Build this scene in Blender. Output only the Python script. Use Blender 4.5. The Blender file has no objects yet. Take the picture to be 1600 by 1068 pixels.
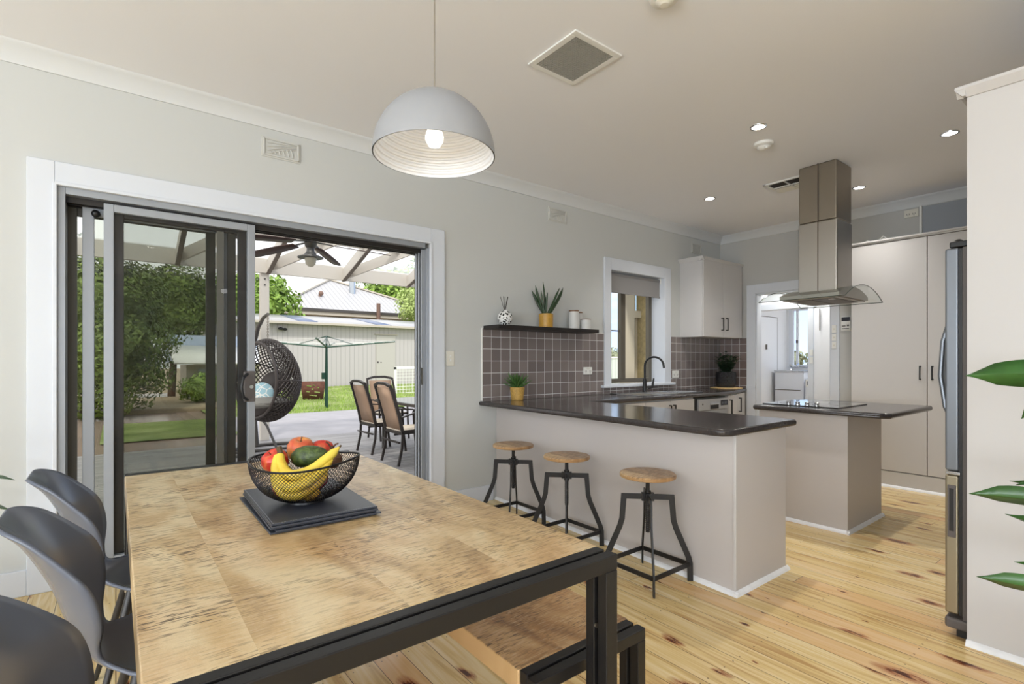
import bpy, math, random
from mathutils import Vector, Matrix, noise
random.seed(7)
scn = bpy.context.scene
COL = scn.collection
R = math.radians

# ------------------------------------------------------------------ camera
cam_d = bpy.data.cameras.new('camera'); cam = bpy.data.objects.new('camera', cam_d); COL.objects.link(cam)
cam.location = (0, 0, 1.26)
cam.rotation_euler = (R(90), 0, R(52.2 - 90))
cam_d.sensor_width = 36; cam_d.lens = 798 * 36 / 1600
cam_d.shift_y = 29 / 1600
cam_d.clip_start = .02; cam_d.clip_end = 400
scn.camera = cam
scn.view_settings.view_transform = 'Standard'
scn.view_settings.look = 'None'
scn.view_settings.gamma = 1
scn.view_settings.use_curve_mapping = False
scn.view_settings.exposure = 0.2
scn.cycles.transparent_max_bounces = 40

# ------------------------------------------------------------------ sky
world = bpy.data.worlds.new('sky'); scn.world = world; world.use_nodes = True
wn, wl = world.node_tree.nodes, world.node_tree.links
wn.clear()
def wnode(t, **k):
    n = wn.new(t)
    for a, b in k.items(): setattr(n, a, b)
    return n
tc = wnode('ShaderNodeTexCoord'); sx = wnode('ShaderNodeSeparateXYZ'); wl.new(tc.outputs['Generated'], sx.inputs[0])
clear_m = wnode('ShaderNodeMapRange', interpolation_type='SMOOTHSTEP')          # clear sky towards +X, cloud cover elsewhere
clear_m.inputs[1].default_value = .52; clear_m.inputs[2].default_value = .70
wl.new(sx.outputs[0], clear_m.inputs[0])
ns = wnode('ShaderNodeTexNoise'); ns.inputs['Scale'].default_value = 3.2; ns.inputs['Detail'].default_value = 5
mp = wnode('ShaderNodeMapping'); mp.inputs['Scale'].default_value = (1, 1, 3.5)
wl.new(tc.outputs['Generated'], mp.inputs[0]); wl.new(mp.outputs[0], ns.inputs['Vector'])
cl = wnode('ShaderNodeMapRange'); cl.inputs[1].default_value = .5; cl.inputs[2].default_value = .75; wl.new(ns.outputs[0], cl.inputs[0])
grad = wnode('ShaderNodeValToRGB'); wl.new(sx.outputs[2], grad.inputs[0])
grad.color_ramp.elements[0].color = (.62, .78, 1.0, 1); grad.color_ramp.elements[1].color = (.16, .34, .78, 1)
grad.color_ramp.elements[0].position = 0.0; grad.color_ramp.elements[1].position = .5
m1 = wnode('ShaderNodeMixRGB'); m1.inputs[2].default_value = (.95, .97, 1, 1)
wl.new(cl.outputs[0], m1.inputs[0]); wl.new(grad.outputs[0], m1.inputs[1])
m2 = wnode('ShaderNodeMixRGB'); m2.inputs[1].default_value = (.98, .99, 1.0, 1)
wl.new(clear_m.outputs[0], m2.inputs[0]); wl.new(m1.outputs[0], m2.inputs[2])
bg = wnode('ShaderNodeBackground'); bg.inputs[1].default_value = 1.5; wl.new(m2.outputs[0], bg.inputs[0])
wo = wnode('ShaderNodeOutputWorld'); wl.new(bg.outputs[0], wo.inputs[0])

sun_d = bpy.data.lights.new('sun', 'SUN'); sun = bpy.data.objects.new('sun', sun_d); COL.objects.link(sun)
sun_d.energy = 2.2; sun_d.angle = R(6); sun_d.color = (1, .96, .9)
sun.rotation_euler = (R(38), 0, R(-25))      # high sun, from the street side over the roof

def area(name, loc, rot, sx_, sy_, power, col=(1, 1, 1)):
    d = bpy.data.lights.new(name, 'AREA'); o = bpy.data.objects.new(name, d); COL.objects.link(o)
    d.shape = 'RECTANGLE'; d.size = sx_; d.size_y = sy_; d.energy = power; d.color = col
    o.location = loc; o.rotation_euler = rot
    return o
# added fill lights at the rear openings, tilted up to brighten the ceiling
area('added_back_fill', (-4.9, -.9, 1.3), (0, R(-90 - 56), 0), 1.9, 4.6, 340, (.86, .93, 1))
area('added_side_fill', (-2.5, -4.7, 1.3), (R(90 + 56), 0, 0), 3.6, 1.9, 190, (.86, .93, 1))

# ------------------------------------------------------------------ material helpers
def newmat(name):
    m = bpy.data.materials.new(name); m.use_nodes = True
    nt = m.node_tree; b = nt.nodes['Principled BSDF']
    return m, nt, nt.nodes, nt.links, b
def S(c):      # sRGB 0-255 to linear
    return tuple(((v / 255) / 12.92 if v / 255 <= .04045 else ((v / 255 + .055) / 1.055) ** 2.4) for v in c) + (1,)
def mat(name, col, rough=.5, metal=0.0, bump=0, bscale=200, spec=.5, coat=0, var=0, vscale=5):
    m, nt, N, L, b = newmat(name)
    b.inputs['Base Color'].default_value = S(col); b.inputs['Roughness'].default_value = rough
    b.inputs['Metallic'].default_value = metal; b.inputs['Specular IOR Level'].default_value = spec
    b.inputs['Coat Weight'].default_value = coat
    t = N.new('ShaderNodeTexCoord')
    if var:
        n = N.new('ShaderNodeTexNoise'); n.inputs['Scale'].default_value = vscale; n.inputs['Detail'].default_value = 4
        L.new(t.outputs['Object'], n.inputs['Vector'])
        mx = N.new('ShaderNodeMixRGB'); mx.inputs[1].default_value = S([v * (1 - var) for v in col]); mx.inputs[2].default_value = S([min(255, v * (1 + var)) for v in col])
        L.new(n.outputs[0], mx.inputs[0]); L.new(mx.outputs[0], b.inputs['Base Color'])
    if bump:
        n = N.new('ShaderNodeTexNoise'); n.inputs['Scale'].default_value = bscale; n.inputs['Detail'].default_value = 3
        L.new(t.outputs['Object'], n.inputs['Vector'])
        bp = N.new('ShaderNodeBump'); bp.inputs['Strength'].default_value = bump; bp.inputs['Distance'].default_value = .002
        L.new(n.outputs[0], bp.inputs['Height']); L.new(bp.outputs[0], b.inputs['Normal'])
    return m
def emit(name, col, s):
    m, nt, N, L, b = newmat(name)
    b.inputs['Emission Color'].default_value = S(col); b.inputs['Emission Strength'].default_value = s
    b.inputs['Base Color'].default_value = S(col)
    return m
def thin_glass(name, tint=(255, 255, 255), refl=.08, rough=0.0):
    m = bpy.data.materials.new(name); m.use_nodes = True; nt = m.node_tree; N, L = nt.nodes, nt.links; N.clear()
    tr = N.new('ShaderNodeBsdfTransparent'); tr.inputs[0].default_value = S(tint)
    gl = N.new('ShaderNodeBsdfGlossy'); gl.inputs['Roughness'].default_value = rough; gl.inputs[0].default_value = (1, 1, 1, 1)
    lw = N.new('ShaderNodeLayerWeight'); lw.inputs[0].default_value = .5
    pw = N.new('ShaderNodeMath'); pw.operation = 'POWER'; pw.inputs[1].default_value = 5; L.new(lw.outputs['Facing'], pw.inputs[0])
    ad = N.new('ShaderNodeMath'); ad.operation = 'MULTIPLY_ADD'; ad.inputs[1].default_value = .7; ad.inputs[2].default_value = refl / 2; L.new(pw.outputs[0], ad.inputs[0])
    ad.use_clamp = True
    mx = N.new('ShaderNodeMixShader'); L.new(ad.outputs[0], mx.inputs[0]); L.new(tr.outputs[0], mx.inputs[1]); L.new(gl.outputs[0], mx.inputs[2])
    o = N.new('ShaderNodeOutputMaterial'); L.new(mx.outputs[0], o.inputs[0])
    return m
def see_through(name, col, opacity, trans=None):
    m = bpy.data.materials.new(name); m.use_nodes = True; nt = m.node_tree; N, L = nt.nodes, nt.links; N.clear()
    tr = N.new('ShaderNodeBsdfTransparent')
    df = N.new('ShaderNodeBsdfTranslucent' if trans else 'ShaderNodeBsdfDiffuse'); df.inputs[0].default_value = S(col)
    mx = N.new('ShaderNodeMixShader'); mx.inputs[0].default_value = opacity
    L.new(tr.outputs[0], mx.inputs[1]); L.new(df.outputs[0], mx.inputs[2])
    o = N.new('ShaderNodeOutputMaterial'); L.new(mx.outputs[0], o.inputs[0])
    return m

class NT:
    """tiny expression helper for node materials"""
    def __init__(s, name):
        s.m, s.nt, s.N, s.L, s.b = newmat(name)
        s.tc = s.N.new('ShaderNodeTexCoord')
    def sock(s, i, v):
        if isinstance(v, (int, float)): i.default_value = v
        elif isinstance(v, (tuple, list)): i.default_value = v
        else: s.L.new(v, i)
    def math(s, op, a, b=0, c=0, clamp=False):
        n = s.N.new('ShaderNodeMath'); n.operation = op; n.use_clamp = clamp
        s.sock(n.inputs[0], a); s.sock(n.inputs[1], b); s.sock(n.inputs[2], c); return n.outputs[0]
    def mapping(s, v, scale=(1, 1, 1), loc=(0, 0, 0), rot=(0, 0, 0)):
        n = s.N.new('ShaderNodeMapping'); s.sock(n.inputs[0], v); n.inputs['Scale'].default_value = scale
        n.inputs['Location'].default_value = loc; n.inputs['Rotation'].default_value = rot; return n.outputs[0]
    def noise(s, v, scale=5, detail=3, dist=0, rough=.5):
        n = s.N.new('ShaderNodeTexNoise'); s.sock(n.inputs['Vector'], v); n.inputs['Scale'].default_value = scale
        n.inputs['Detail'].default_value = detail; n.inputs['Distortion'].default_value = dist; n.inputs['Roughness'].default_value = rough
        return n.outputs[0]
    def ramp(s, f, stops):
        n = s.N.new('ShaderNodeValToRGB'); s.sock(n.inputs[0], f); e = n.color_ramp.elements
        while len(e) < len(stops): e.new(.5)
        for q, (p, c) in zip(e, stops):
            q.position = p; q.color = S(c) if len(c) == 3 else c
        return n.outputs[0]
    def gray(s, f, lo, hi, a=0, b=1):
        n = s.N.new('ShaderNodeMapRange'); s.sock(n.inputs[0], f)
        for i, v in zip((1, 2, 3, 4), (lo, hi, a, b)): n.inputs[i].default_value = v
        return n.outputs[0]
    def mix(s, f, a, b, blend='MIX'):
        n = s.N.new('ShaderNodeMixRGB'); n.blend_type = blend; s.sock(n.inputs[0], f)
        for i, v in ((1, a), (2, b)):
            if isinstance(v, (tuple, list)) and len(v) == 3: v = S(v)
            s.sock(n.inputs[i], v)
        return n.outputs[0]
    def sep(s, v):
        n = s.N.new('ShaderNodeSeparateXYZ'); s.sock(n.inputs[0], v); return n.outputs
    def comb(s, x, y, z):
        n = s.N.new('ShaderNodeCombineXYZ'); s.sock(n.inputs[0], x); s.sock(n.inputs[1], y); s.sock(n.inputs[2], z); return n.outputs[0]
    def white(s, v):
        n = s.N.new('ShaderNodeTexWhiteNoise'); n.noise_dimensions = '3D'; s.sock(n.inputs['Vector'], v); return n.outputs
    def bump(s, h, strength=.3, dist=.002):
        n = s.N.new('ShaderNodeBump'); n.inputs['Strength'].default_value = strength; n.inputs['Distance'].default_value = dist
        s.sock(n.inputs['Height'], h); s.L.new(n.outputs[0], s.b.inputs['Normal'])
    def col(s, c): s.sock(s.b.inputs['Base Color'], c)
    def rough(s, r): s.sock(s.b.inputs['Roughness'], r)

def boards(name, w, length, axis, cols, rough, knots=0, gap=.02, grain=1.0, gapcol=(70, 45, 25)):
    """planks running along Y (axis=1) or X (axis=0), cols dark->light"""
    t = NT(name); o = t.tc.outputs['Object']; q = t.sep(o)
    a, b = (q[0], q[1]) if axis == 1 else (q[1], q[0])
    u = t.math('DIVIDE', a, w); iu = t.math('FLOOR', u); fu = t.math('FRACT', u)
    r1 = t.white(t.comb(iu, 3.1, 0))[0]
    v = t.math('ADD', t.math('DIVIDE', b, length), t.math('MULTIPLY', r1, 7.3)); iv = t.math('FLOOR', v); fv = t.math('FRACT', v)
    rid = t.white(t.comb(iu, iv, 1.7))[0]
    off = t.math('MULTIPLY', rid, 37.0)
    gv = t.comb(t.math('ADD', t.math('MULTIPLY', a, 26 * grain), off), t.math('MULTIPLY', b, 1.3 * grain), off)
    g1 = t.noise(gv, 1.0, 4, 1.6)
    g2 = t.noise(t.comb(t.math('MULTIPLY', a, 150 * grain), t.math('MULTIPLY', b, 3.0), off), 1.0, 2, .3)
    f = t.math('ADD', t.math('MULTIPLY', g1, .86), t.math('MULTIPLY', g2, .14))
    f = t.math('ADD', f, t.math('MULTIPLY', t.math('SUBTRACT', rid, .5), .14))
    c = t.ramp(f, [(.28, cols[0]), (.48, cols[1]), (.66, cols[2])])
    if knots:
        rid2 = t.white(t.comb(iu, iv, 9.1))[0]
        c = t.mix(t.math('MULTIPLY', t.gray(rid2, .86, .97), .40), c, (216, 156, 108))
        vo = t.N.new('ShaderNodeTexVoronoi'); vo.voronoi_dimensions = '2D'
        wob = t.noise(t.comb(t.math('MULTIPLY', a, 9), t.math('MULTIPLY', b, 5), off), 1, 2)
        kv = t.comb(t.math('ADD', t.math('MULTIPLY', a, 6.0), t.math('MULTIPLY', wob, .35)), t.math('ADD', t.math('MULTIPLY', b, 2.5), off), 0)
        t.L.new(kv, vo.inputs['Vector']); vo.inputs['Scale'].default_value = 1.0
        cr = t.white(vo.outputs['Position'])[0]
        on = t.math('GREATER_THAN', cr, .35)
        sz = t.math('MULTIPLY', t.math('POWER', cr, 3), .30)
        k = t.math('SUBTRACT', 1, t.math('DIVIDE', vo.outputs['Distance'], t.math('ADD', sz, .02)), clamp=True)
        k = t.math('MULTIPLY', t.math('POWER', k, .8), on)
        k = t.math('MULTIPLY', k, t.gray(t.noise(t.comb(t.math('MULTIPLY', a, 90), t.math('MULTIPLY', b, 14), 0), 1, 3), .3, .62, .25, 1.25))
        c = t.mix(t.math('MULTIPLY', k, 1.5, clamp=True), c, (150, 70, 26))
        k2 = t.math('MULTIPLY', t.gray(k, .45, .7), .85)
        c = t.mix(k2, c, (60, 26, 10))
        st = t.math('MULTIPLY', t.gray(t.noise(t.comb(t.math('MULTIPLY', a, 17), t.math('MULTIPLY', b, .8), t.math('ADD', off, 9)), 1, 3, 2.2), .66, .76), .5)
        c = t.mix(st, c, (176, 104, 52))
        # nail heads: two in a row across each board
        nb = t.math('ABSOLUTE', t.math('SUBTRACT', t.math('FRACT', t.math('DIVIDE', b, .45)), .5))
        na = t.math('ABSOLUTE', t.math('SUBTRACT', t.math('ABSOLUTE', t.math('SUBTRACT', fu, .5)), .28))
        d = t.math('ADD', t.math('POWER', t.math('MULTIPLY', nb, .45 / .0036), 2), t.math('POWER', t.math('MULTIPLY', na, w / .0032), 2))
        c = t.mix(t.math('MULTIPLY', t.math('LESS_THAN', d, 1), .8), c, (50, 30, 16))
    e1 = t.math('GREATER_THAN', t.math('ABSOLUTE', t.math('SUBTRACT', fu, .5)), .5 - gap / 2)
    e2 = t.math('LESS_THAN', fv, .0025 / length)
    e = t.math('MAXIMUM', e1, e2)
    c = t.mix(t.math('MULTIPLY', e, .95), c, gapcol)
    t.col(c); t.rough(t.math('ADD', rough, t.math('MULTIPLY', g2, .12)))
    t.bump(t.math('SUBTRACT', t.math('MULTIPLY', g2, .15), e), .35, .0015)
    return t.m

def slab_wood(name, cols, rough=.32):
    """rough-sawn mango slabs: cross saw marks along X, slabs staggered"""
    t = NT(name); o = t.tc.outputs['Object']; q = t.sep(o)
    u = t.math('ADD', t.math('DIVIDE', q[0], .28), .2); iu = t.math('FLOOR', u); fu = t.math('FRACT', u)
    r1 = t.white(t.comb(iu, 5.5, 0))[0]
    v = t.math('ADD', t.math('DIVIDE', q[1], 2.1), t.math('MULTIPLY', r1, 3.7)); iv = t.math('FLOOR', v)
    rid = t.white(t.comb(iu, iv, 8.8))[0]; off = t.math('MULTIPLY', rid, 21.0)
    g = t.noise(t.comb(t.math('ADD', t.math('MULTIPLY', q[0], 5.0), off), t.math('MULTIPLY', q[1], 2.0), off), 1.0, 5, 1.2)
    saw1 = t.noise(t.comb(t.math('MULTIPLY', q[0], 30), t.math('MULTIPLY', q[1], 230), off), 1.0, 2, .12, .5)
    saw2 = t.noise(t.comb(t.math('MULTIPLY', q[0], 12), t.math('MULTIPLY', q[1], 95), t.math('ADD', off, 4)), 1.0, 2, .15, .5)
    saw = t.math('ADD', t.math('MULTIPLY', saw1, .62), t.math('MULTIPLY', saw2, .38))
    fine = t.noise(o, 330, 2)
    f = t.math('ADD', g, t.math('MULTIPLY', t.math('SUBTRACT', rid, .5), .16))
    c = t.ramp(f, [(.30, cols[0]), (.48, cols[1]), (.64, cols[2])])
    patch = t.gray(t.noise(t.mapping(o, (1, 2.2, 1)), 3.2, 4), .36, .62)
    c = t.mix(t.math('MULTIPLY', t.gray(t.noise(o, 2.6, 3),   .5, .7), .3), c, (206, 150, 100))
    mark = t.math('MULTIPLY', t.gray(saw, .52, .585), t.math('ADD', .15, t.math('MULTIPLY', patch, .9)))
    gn = t.N.new('ShaderNodeNewGeometry'); nz = t.math('ABSOLUTE', t.sep(gn.outputs['Normal'])[2])
    mark = t.math('MULTIPLY', mark, nz)
    c = t.mix(t.math('MULTIPLY', mark, .9), c, (82, 64, 46))
    c = t.mix(t.math('MULTIPLY', t.math('MULTIPLY', t.gray(saw, .46, .34), nz), .4), c, (228, 214, 184))
    t.col(c); t.rough(t.math('ADD', rough, t.math('MULTIPLY', saw, .22)))
    t.b.inputs['Coat Weight'].default_value = .35; t.b.inputs['Coat Roughness'].default_value = .22
    t.bump(t.math('ADD', t.math('MULTIPLY', saw, nz), t.math('MULTIPLY', fine, .25)), .6, .0025)
    return t.m

def tiles(name, px, pz, ax, x0, z0, cols, grout, gw=.035, rough=.22):
    t = NT(name); q = t.sep(t.tc.outputs['Object'])
    u = t.math('DIVIDE', t.math('SUBTRACT', q[ax], x0), px); v = t.math('DIVIDE', t.math('SUBTRACT', q[2], z0), pz)
    e = t.math('MAXIMUM', t.math('ABSOLUTE', t.math('SUBTRACT', t.math('FRACT', u), .5)), t.math('ABSOLUTE', t.math('SUBTRACT', t.math('FRACT', v), .5)))
    g = t.math('GREATER_THAN', e, .5 - gw / 2)
    rid = t.white(t.comb(t.math('FLOOR', u), t.math('FLOOR', v), 2))[0]
    c = t.mix(rid, cols[0], cols[1]); c = t.mix(g, c, grout)
    t.col(c); t.rough(t.math('ADD', rough, t.math('MULTIPLY', g, .5)))
    t.bump(t.math('SUBTRACT', 1, t.gray(e, .44, .5)), .4, .002)
    return t.m

def speckled(name, base, spot, rough=.25):
    t = NT(name); o = t.tc.outputs['Object']
    n = t.noise(o, 60, 3); s = t.noise(o, 420, 2)
    c = t.mix(t.gray(n, .35, .7), base, [min(255, v * 1.25) for v in base])
    c = t.mix(t.math('MULTIPLY', t.gray(s, .66, .72), .8), c, spot)
    t.col(c); t.rough(rough); return t.m

def ribbed(name, col, axis, pitch, rough=.45, depth=.35, dark=.86):
    t = NT(name); q = t.sep(t.tc.outputs['Object'])
    f = t.math('FRACT', t.math('DIVIDE', q[axis], pitch))
    h = t.math('ABSOLUTE', t.math('SUBTRACT', f, .5))
    e = t.gray(h, .40, .48)
    t.col(t.mix(e, col, [v * dark for v in col])); t.rough(rough); t.bump(t.math('SUBTRACT', 1, e), depth, .02)
    return t.m

M = {}
M['wall'] = mat('wall paint', (199, 201, 199), .7, bump=.05, bscale=300)
M['wall_far'] = mat('far wall paint', (190, 190, 187), .7, bump=.05, bscale=300)
M['ceiling'] = mat('ceiling paint', (238, 239, 243), .8)
M['cornice'] = mat('cornice paint', (212, 215, 217), .6)
M['trim'] = mat('white gloss trim', (214, 219, 227), .35)
M['skirt'] = mat('white quarter round', (236, 237, 240), .4, var=.05, vscale=30)
M['floor'] = boards('pine floor boards', .122, 4.2, 1, [(188, 150, 96), (222, 194, 136), (234, 214, 168)], .17, knots=1, gap=.022, gapcol=(60, 36, 18))
M['deck'] = boards('weathered decking', .09, 3.6, 0, [(118, 114, 112), (142, 139, 138), (162, 159, 158)], .55, gap=.07, gapcol=(70, 68, 66))
M['paving'] = mat('pale concrete paving', (158, 155, 158), .7, var=.08, vscale=3, bump=.2, bscale=60)
M['brickpave'] = tiles('pink brick paving', .12, .12, 0, 0, 0, [(156, 134, 124), (174, 150, 140)], (130, 112, 104))
M['table'] = slab_wood('sawn mango wood', [(166, 136, 94), (206, 176, 128), (226, 206, 166)])
M['bench'] = slab_wood('bench mango wood', [(130, 92, 54), (176, 134, 84), (206, 170, 122)])
M['stoolwood'] = slab_wood('stool seat wood', [(136, 102, 64), (176, 136, 90), (202, 168, 120)], .38)
M['blackmetal'] = mat('black painted steel', (34, 33, 34), .38, .3, bump=.12, bscale=90)
M['blackwire'] = mat('black wire', (26, 26, 30), .35, .5)
M['shell'] = mat('charcoal plastic shell', (92, 98, 112), .27, bump=.05, bscale=700)
M['darkleg'] = mat('dark chair leg', (40, 38, 38), .4)
M['mat_leather'] = mat('charcoal leatherette', (62, 66, 76), .38, bump=.2, bscale=260)
M['stitch'] = mat('pale stitching', (170, 172, 176), .7)
M['cab'] = mat('cabinet laminate', (200, 198, 197), .45, bump=.03, bscale=500)
M['cabside'] = mat('cabinet side laminate', (197, 192, 190), .5, bump=.03, bscale=500)
M['gap'] = mat('shadow gap', (96, 84, 76), .8)
M['worktop'] = speckled('dark speckled laminate', (50, 46, 46), (150, 146, 144), .16)
M['tile'] = tiles('mauve glazed tiles', .1065, .1087, 0, 2.585, .9, [(116, 107, 105), (134, 124, 121)], (226, 226, 226))
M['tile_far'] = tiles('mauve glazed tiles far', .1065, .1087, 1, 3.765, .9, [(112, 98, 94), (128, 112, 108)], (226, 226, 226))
M['steel'] = mat('brushed steel', (176, 172, 166), .28, .95, bump=.04, bscale=300)
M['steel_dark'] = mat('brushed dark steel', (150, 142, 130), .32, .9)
M['steel_light'] = mat('bright steel', (205, 207, 210), .22, .95)
M['silver'] = mat('silver paint', (122, 127, 134), .32, .6)
M['fridge_body'] = mat('fridge grey body', (92, 86, 84), .5)
M['bronze'] = mat('champagne steel', (160, 152, 132), .3, .8)
M['black'] = mat('matt black', (22, 22, 23), .4)
M['blackglass'] = mat('black ceramic glass', (20, 20, 22), .04, coat=.5)
M['shelf'] = mat('black brown shelf', (32, 28, 27), .45)
M['alu'] = mat('grey aluminium frame', (158, 163, 170), .4, .35)
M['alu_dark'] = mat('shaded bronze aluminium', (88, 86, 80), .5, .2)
M['alu_black'] = mat('black aluminium', (40, 36, 34), .45, .2)
M['bronze_alu'] = mat('bronze aluminium', (104, 98, 86), .45, .3)
M['screen'] = see_through('insect screen', (26, 24, 22), .38)
M['glass'] = thin_glass('clear glass', (250, 252, 252), .03)
M['glass_hood'] = thin_glass('hood glass', (240, 244, 243), .10)
M['glass_edge'] = mat('glass edge', (52, 62, 58), .1)
M['glass_tint'] = thin_glass('tinted glass', (222, 224, 218), .03)
M['white'] = mat('white plastic', (232, 232, 228), .35)
M['offwhite'] = mat('cream plastic', (222, 219, 208), .4)
M['ventpaint'] = mat('vent paint', (202, 202, 197), .6)
M['lampwhite'] = mat('matt pale grey metal', (150, 152, 156), .5)
M['lampinner'] = mat('white enamel', (222, 222, 222), .35)
M['bulb'] = emit('lit bulb', (255, 252, 246), 2.2)
M['led'] = emit('lit downlight', (255, 252, 246), 14)
M['chrome'] = mat('chrome', (200, 202, 205), .12, 1)
M['blind'] = mat('grey blind fabric', (140, 138, 138), .85, bump=.2, bscale=400)
M['mustard'] = mat('mustard glaze', (186, 142, 58), .4, bump=.6, bscale=60, var=.12, vscale=40)
M['woven'] = mat('woven gold fibre', (178, 142, 72), .6, bump=.9, bscale=90, var=.25, vscale=70)
M['soil'] = mat('dark soil', (46, 36, 28), .9)
M['aloe'] = mat('dark green succulent', (44, 66, 40), .4, var=.2, vscale=20)
M['agave'] = mat('green spiky leaf', (70, 104, 50), .4, var=.25, vscale=25)
M['fern'] = mat('deep green foliage', (34, 60, 34), .6, var=.3, vscale=40)
M['leaf'] = mat('glossy green leaf', (46, 84, 36), .28, var=.45, vscale=9)
M['leafback'] = mat('pale leaf rib', (120, 160, 60), .4)
M['stem'] = mat('plant stem', (92, 110, 52), .5)
M['terracotta'] = mat('white planter', (214, 212, 206), .5)
M['canister'] = mat('pale grey ceramic', (208, 208, 206), .45, bump=.15, bscale=150)
M['lidwood'] = mat('wood lid', (122, 84, 52), .5)
M['reed'] = mat('dark reed', (46, 40, 36), .7)
t = NT('black pattern on white ball')
vn = t.N.new('ShaderNodeTexVoronoi'); vn.feature = 'DISTANCE_TO_EDGE'; vn.inputs['Scale'].default_value = 34; t.L.new(t.tc.outputs['Object'], vn.inputs['Vector'])
t.col(t.mix(t.math('GREATER_THAN', vn.outputs[0], .16), (236, 236, 234), (20, 18, 18))); t.rough(.25); M['spotball'] = t.m
t = NT('black textured pot')
vn = t.N.new('ShaderNodeTexVoronoi'); vn.inputs['Scale'].default_value = 75; t.L.new(t.tc.outputs['Object'], vn.inputs['Vector'])
t.col(S((26, 26, 29))); t.rough(.2); t.bump(vn.outputs[0], 1, .01); M['blackpot'] = t.m
M['coaster'] = mat('straw trivet', (206, 178, 126), .8, bump=1, bscale=90, var=.2, vscale=60)
def fruit(name, stops, scale, rough=.3, bump=0, bs=80):
    t = NT(name); o = t.tc.outputs['Object']; t.col(t.ramp(t.noise(o, scale, 4, .6), stops)); t.rough(rough)
    if bump: t.bump(t.noise(o, bs, 2), bump, .002)
    return t.m
M['apple_red'] = fruit('red apple skin', [(.3, (186, 34, 30)), (.5, (206, 62, 44)), (.68, (224, 150, 84))], 14)
M['apple_mix'] = fruit('blush apple skin', [(.32, (196, 66, 46)), (.5, (216, 120, 74)), (.66, (226, 196, 96))], 12)
M['apple_dark'] = fruit('dark red apple skin', [(.3, (120, 22, 26)), (.55, (160, 36, 36)), (.75, (190, 150, 70))], 14)
M['avocado'] = fruit('avocado skin', [(.35, (44, 58, 30)), (.5, (66, 84, 40)), (.7, (92, 108, 56))], 60, .45, 1, 150)
M['banana'] = fruit('banana skin', [(.3, (206, 162, 44)), (.5, (236, 206, 74)), (.8, (240, 216, 96))], 9, .4)
M['banana_tip'] = mat('brown banana stem', (84, 66, 40), .7)
M['dryfruit'] = mat('dry brown husk', (92, 62, 44), .7, bump=.6, bscale=120)
M['orange'] = fruit('mottled yellow fruit', [(.4, (90, 50, 30)), (.5, (206, 160, 50)), (.7, (226, 186, 70))], 40, .5)
# outdoors
M['beam'] = mat('cream painted timber', (206, 200, 190), .55)
M['beamdark'] = mat('steel rail', (110, 98, 86), .55)
M['polycarb'] = see_through('translucent roofing', (240, 242, 242), .35, True)
M['shedwall'] = ribbed('ribbed shed cladding', (188, 183, 182), 0, .2, .45, .3, .88)
M['shedroof'] = ribbed('corrugated shed roof', (172, 172, 174), 0, .09, .4, .3, .9)
M['houseroof'] = ribbed('corrugated house roof', (174, 173, 174), 0, .30, .45, .3, .82)
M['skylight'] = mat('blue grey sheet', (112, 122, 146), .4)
M['gutter'] = mat('dark gutter', (74, 70, 68), .5)
M['fascia'] = mat('beige fascia', (188, 180, 166), .6)
M['housewall'] = mat('beige house wall', (176, 170, 156), .7)
M['galv'] = mat('galvanised flue', (176, 182, 188), .3, .8)
M['rustpipe'] = mat('brown pipe', (122, 96, 84), .7)
M['hoist'] = mat('dark green steel', (30, 66, 52), .4, .3)
M['line'] = mat('white line', (235, 235, 230), .6)
M['rust'] = mat('rusty steel', (98, 62, 50), .8, var=.3, vscale=14, bump=.3)
M['wicker'] = mat('dark brown wicker', (66, 58, 54), .5)
M['egg_frame'] = mat('grey powder coat', (92, 88, 84), .4, .3)
M['cushion'] = mat('grey cushion', (120, 118, 112), .9, bump=.3)
t = NT('patterned pillow')
vn = t.N.new('ShaderNodeTexVoronoi'); vn.feature = 'DISTANCE_TO_EDGE'; vn.inputs['Scale'].default_value = 11; t.L.new(t.tc.outputs['Object'], vn.inputs['Vector'])
t.col(t.mix(t.math('GREATER_THAN', vn.outputs[0], .05), (226, 226, 220), (156, 190, 200))); t.rough(.9); M['pillow'] = t.m
M['sling'] = mat('tan sling mesh', (176, 146, 122), .7, bump=.4, bscale=500)
M['seatpad'] = mat('cream seat pad', (214, 202, 184), .8)
M['ochair'] = mat('dark outdoor frame', (54, 48, 46), .4, .3)
M['tableglass'] = mat('grey glass table top', (150, 162, 170), .06, coat=.4)
M['fanmetal'] = mat('aged pewter', (92, 92, 90), .45, .5)
M['fanblade'] = mat('dark walnut blade', (70, 50, 46), .5)
M['frost'] = mat('frosted lamp glass', (196, 192, 176), .3)
t = NT('lawn grass'); o = t.tc.outputs['Object']
t.col(t.ramp(t.math('ADD', t.math('MULTIPLY', t.noise(o, 1.2, 5), .6), t.math('MULTIPLY', t.noise(o, 26, 3), .4)), [(.35, (104, 120, 58)), (.5, (140, 156, 84)), (.65, (176, 184, 122))])); t.rough(.9)
t.bump(t.noise(o, 60, 3), 1, .03); M['grass'] = t.m
M['leaf_light'] = mat('light tree leaf', (122, 150, 62), .6, var=.35, vscale=1.6)
M['leaf_dark'] = mat('hedge leaf', (92, 108, 44), .6, var=.5, vscale=1.2)
M['leaf_willow'] = mat('grey green leaf', (158, 176, 104), .6, var=.3, vscale=1.6)
M['leaf_bright'] = mat('lime shrub leaf', (138, 164, 72), .6, var=.3, vscale=2)
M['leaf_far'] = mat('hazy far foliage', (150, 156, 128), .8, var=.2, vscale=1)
M['bark'] = mat('bark', (96, 80, 64), .9)
M['mulch'] = mat('pale gravel bed', (166, 148, 122), .9, var=.12, vscale=20)
M['cream'] = mat('cream joinery', (214, 202, 178), .5)
M['render'] = mat('yellow rough render', (186, 166, 118), .9, var=.2, vscale=16, bump=1, bscale=40)
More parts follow.
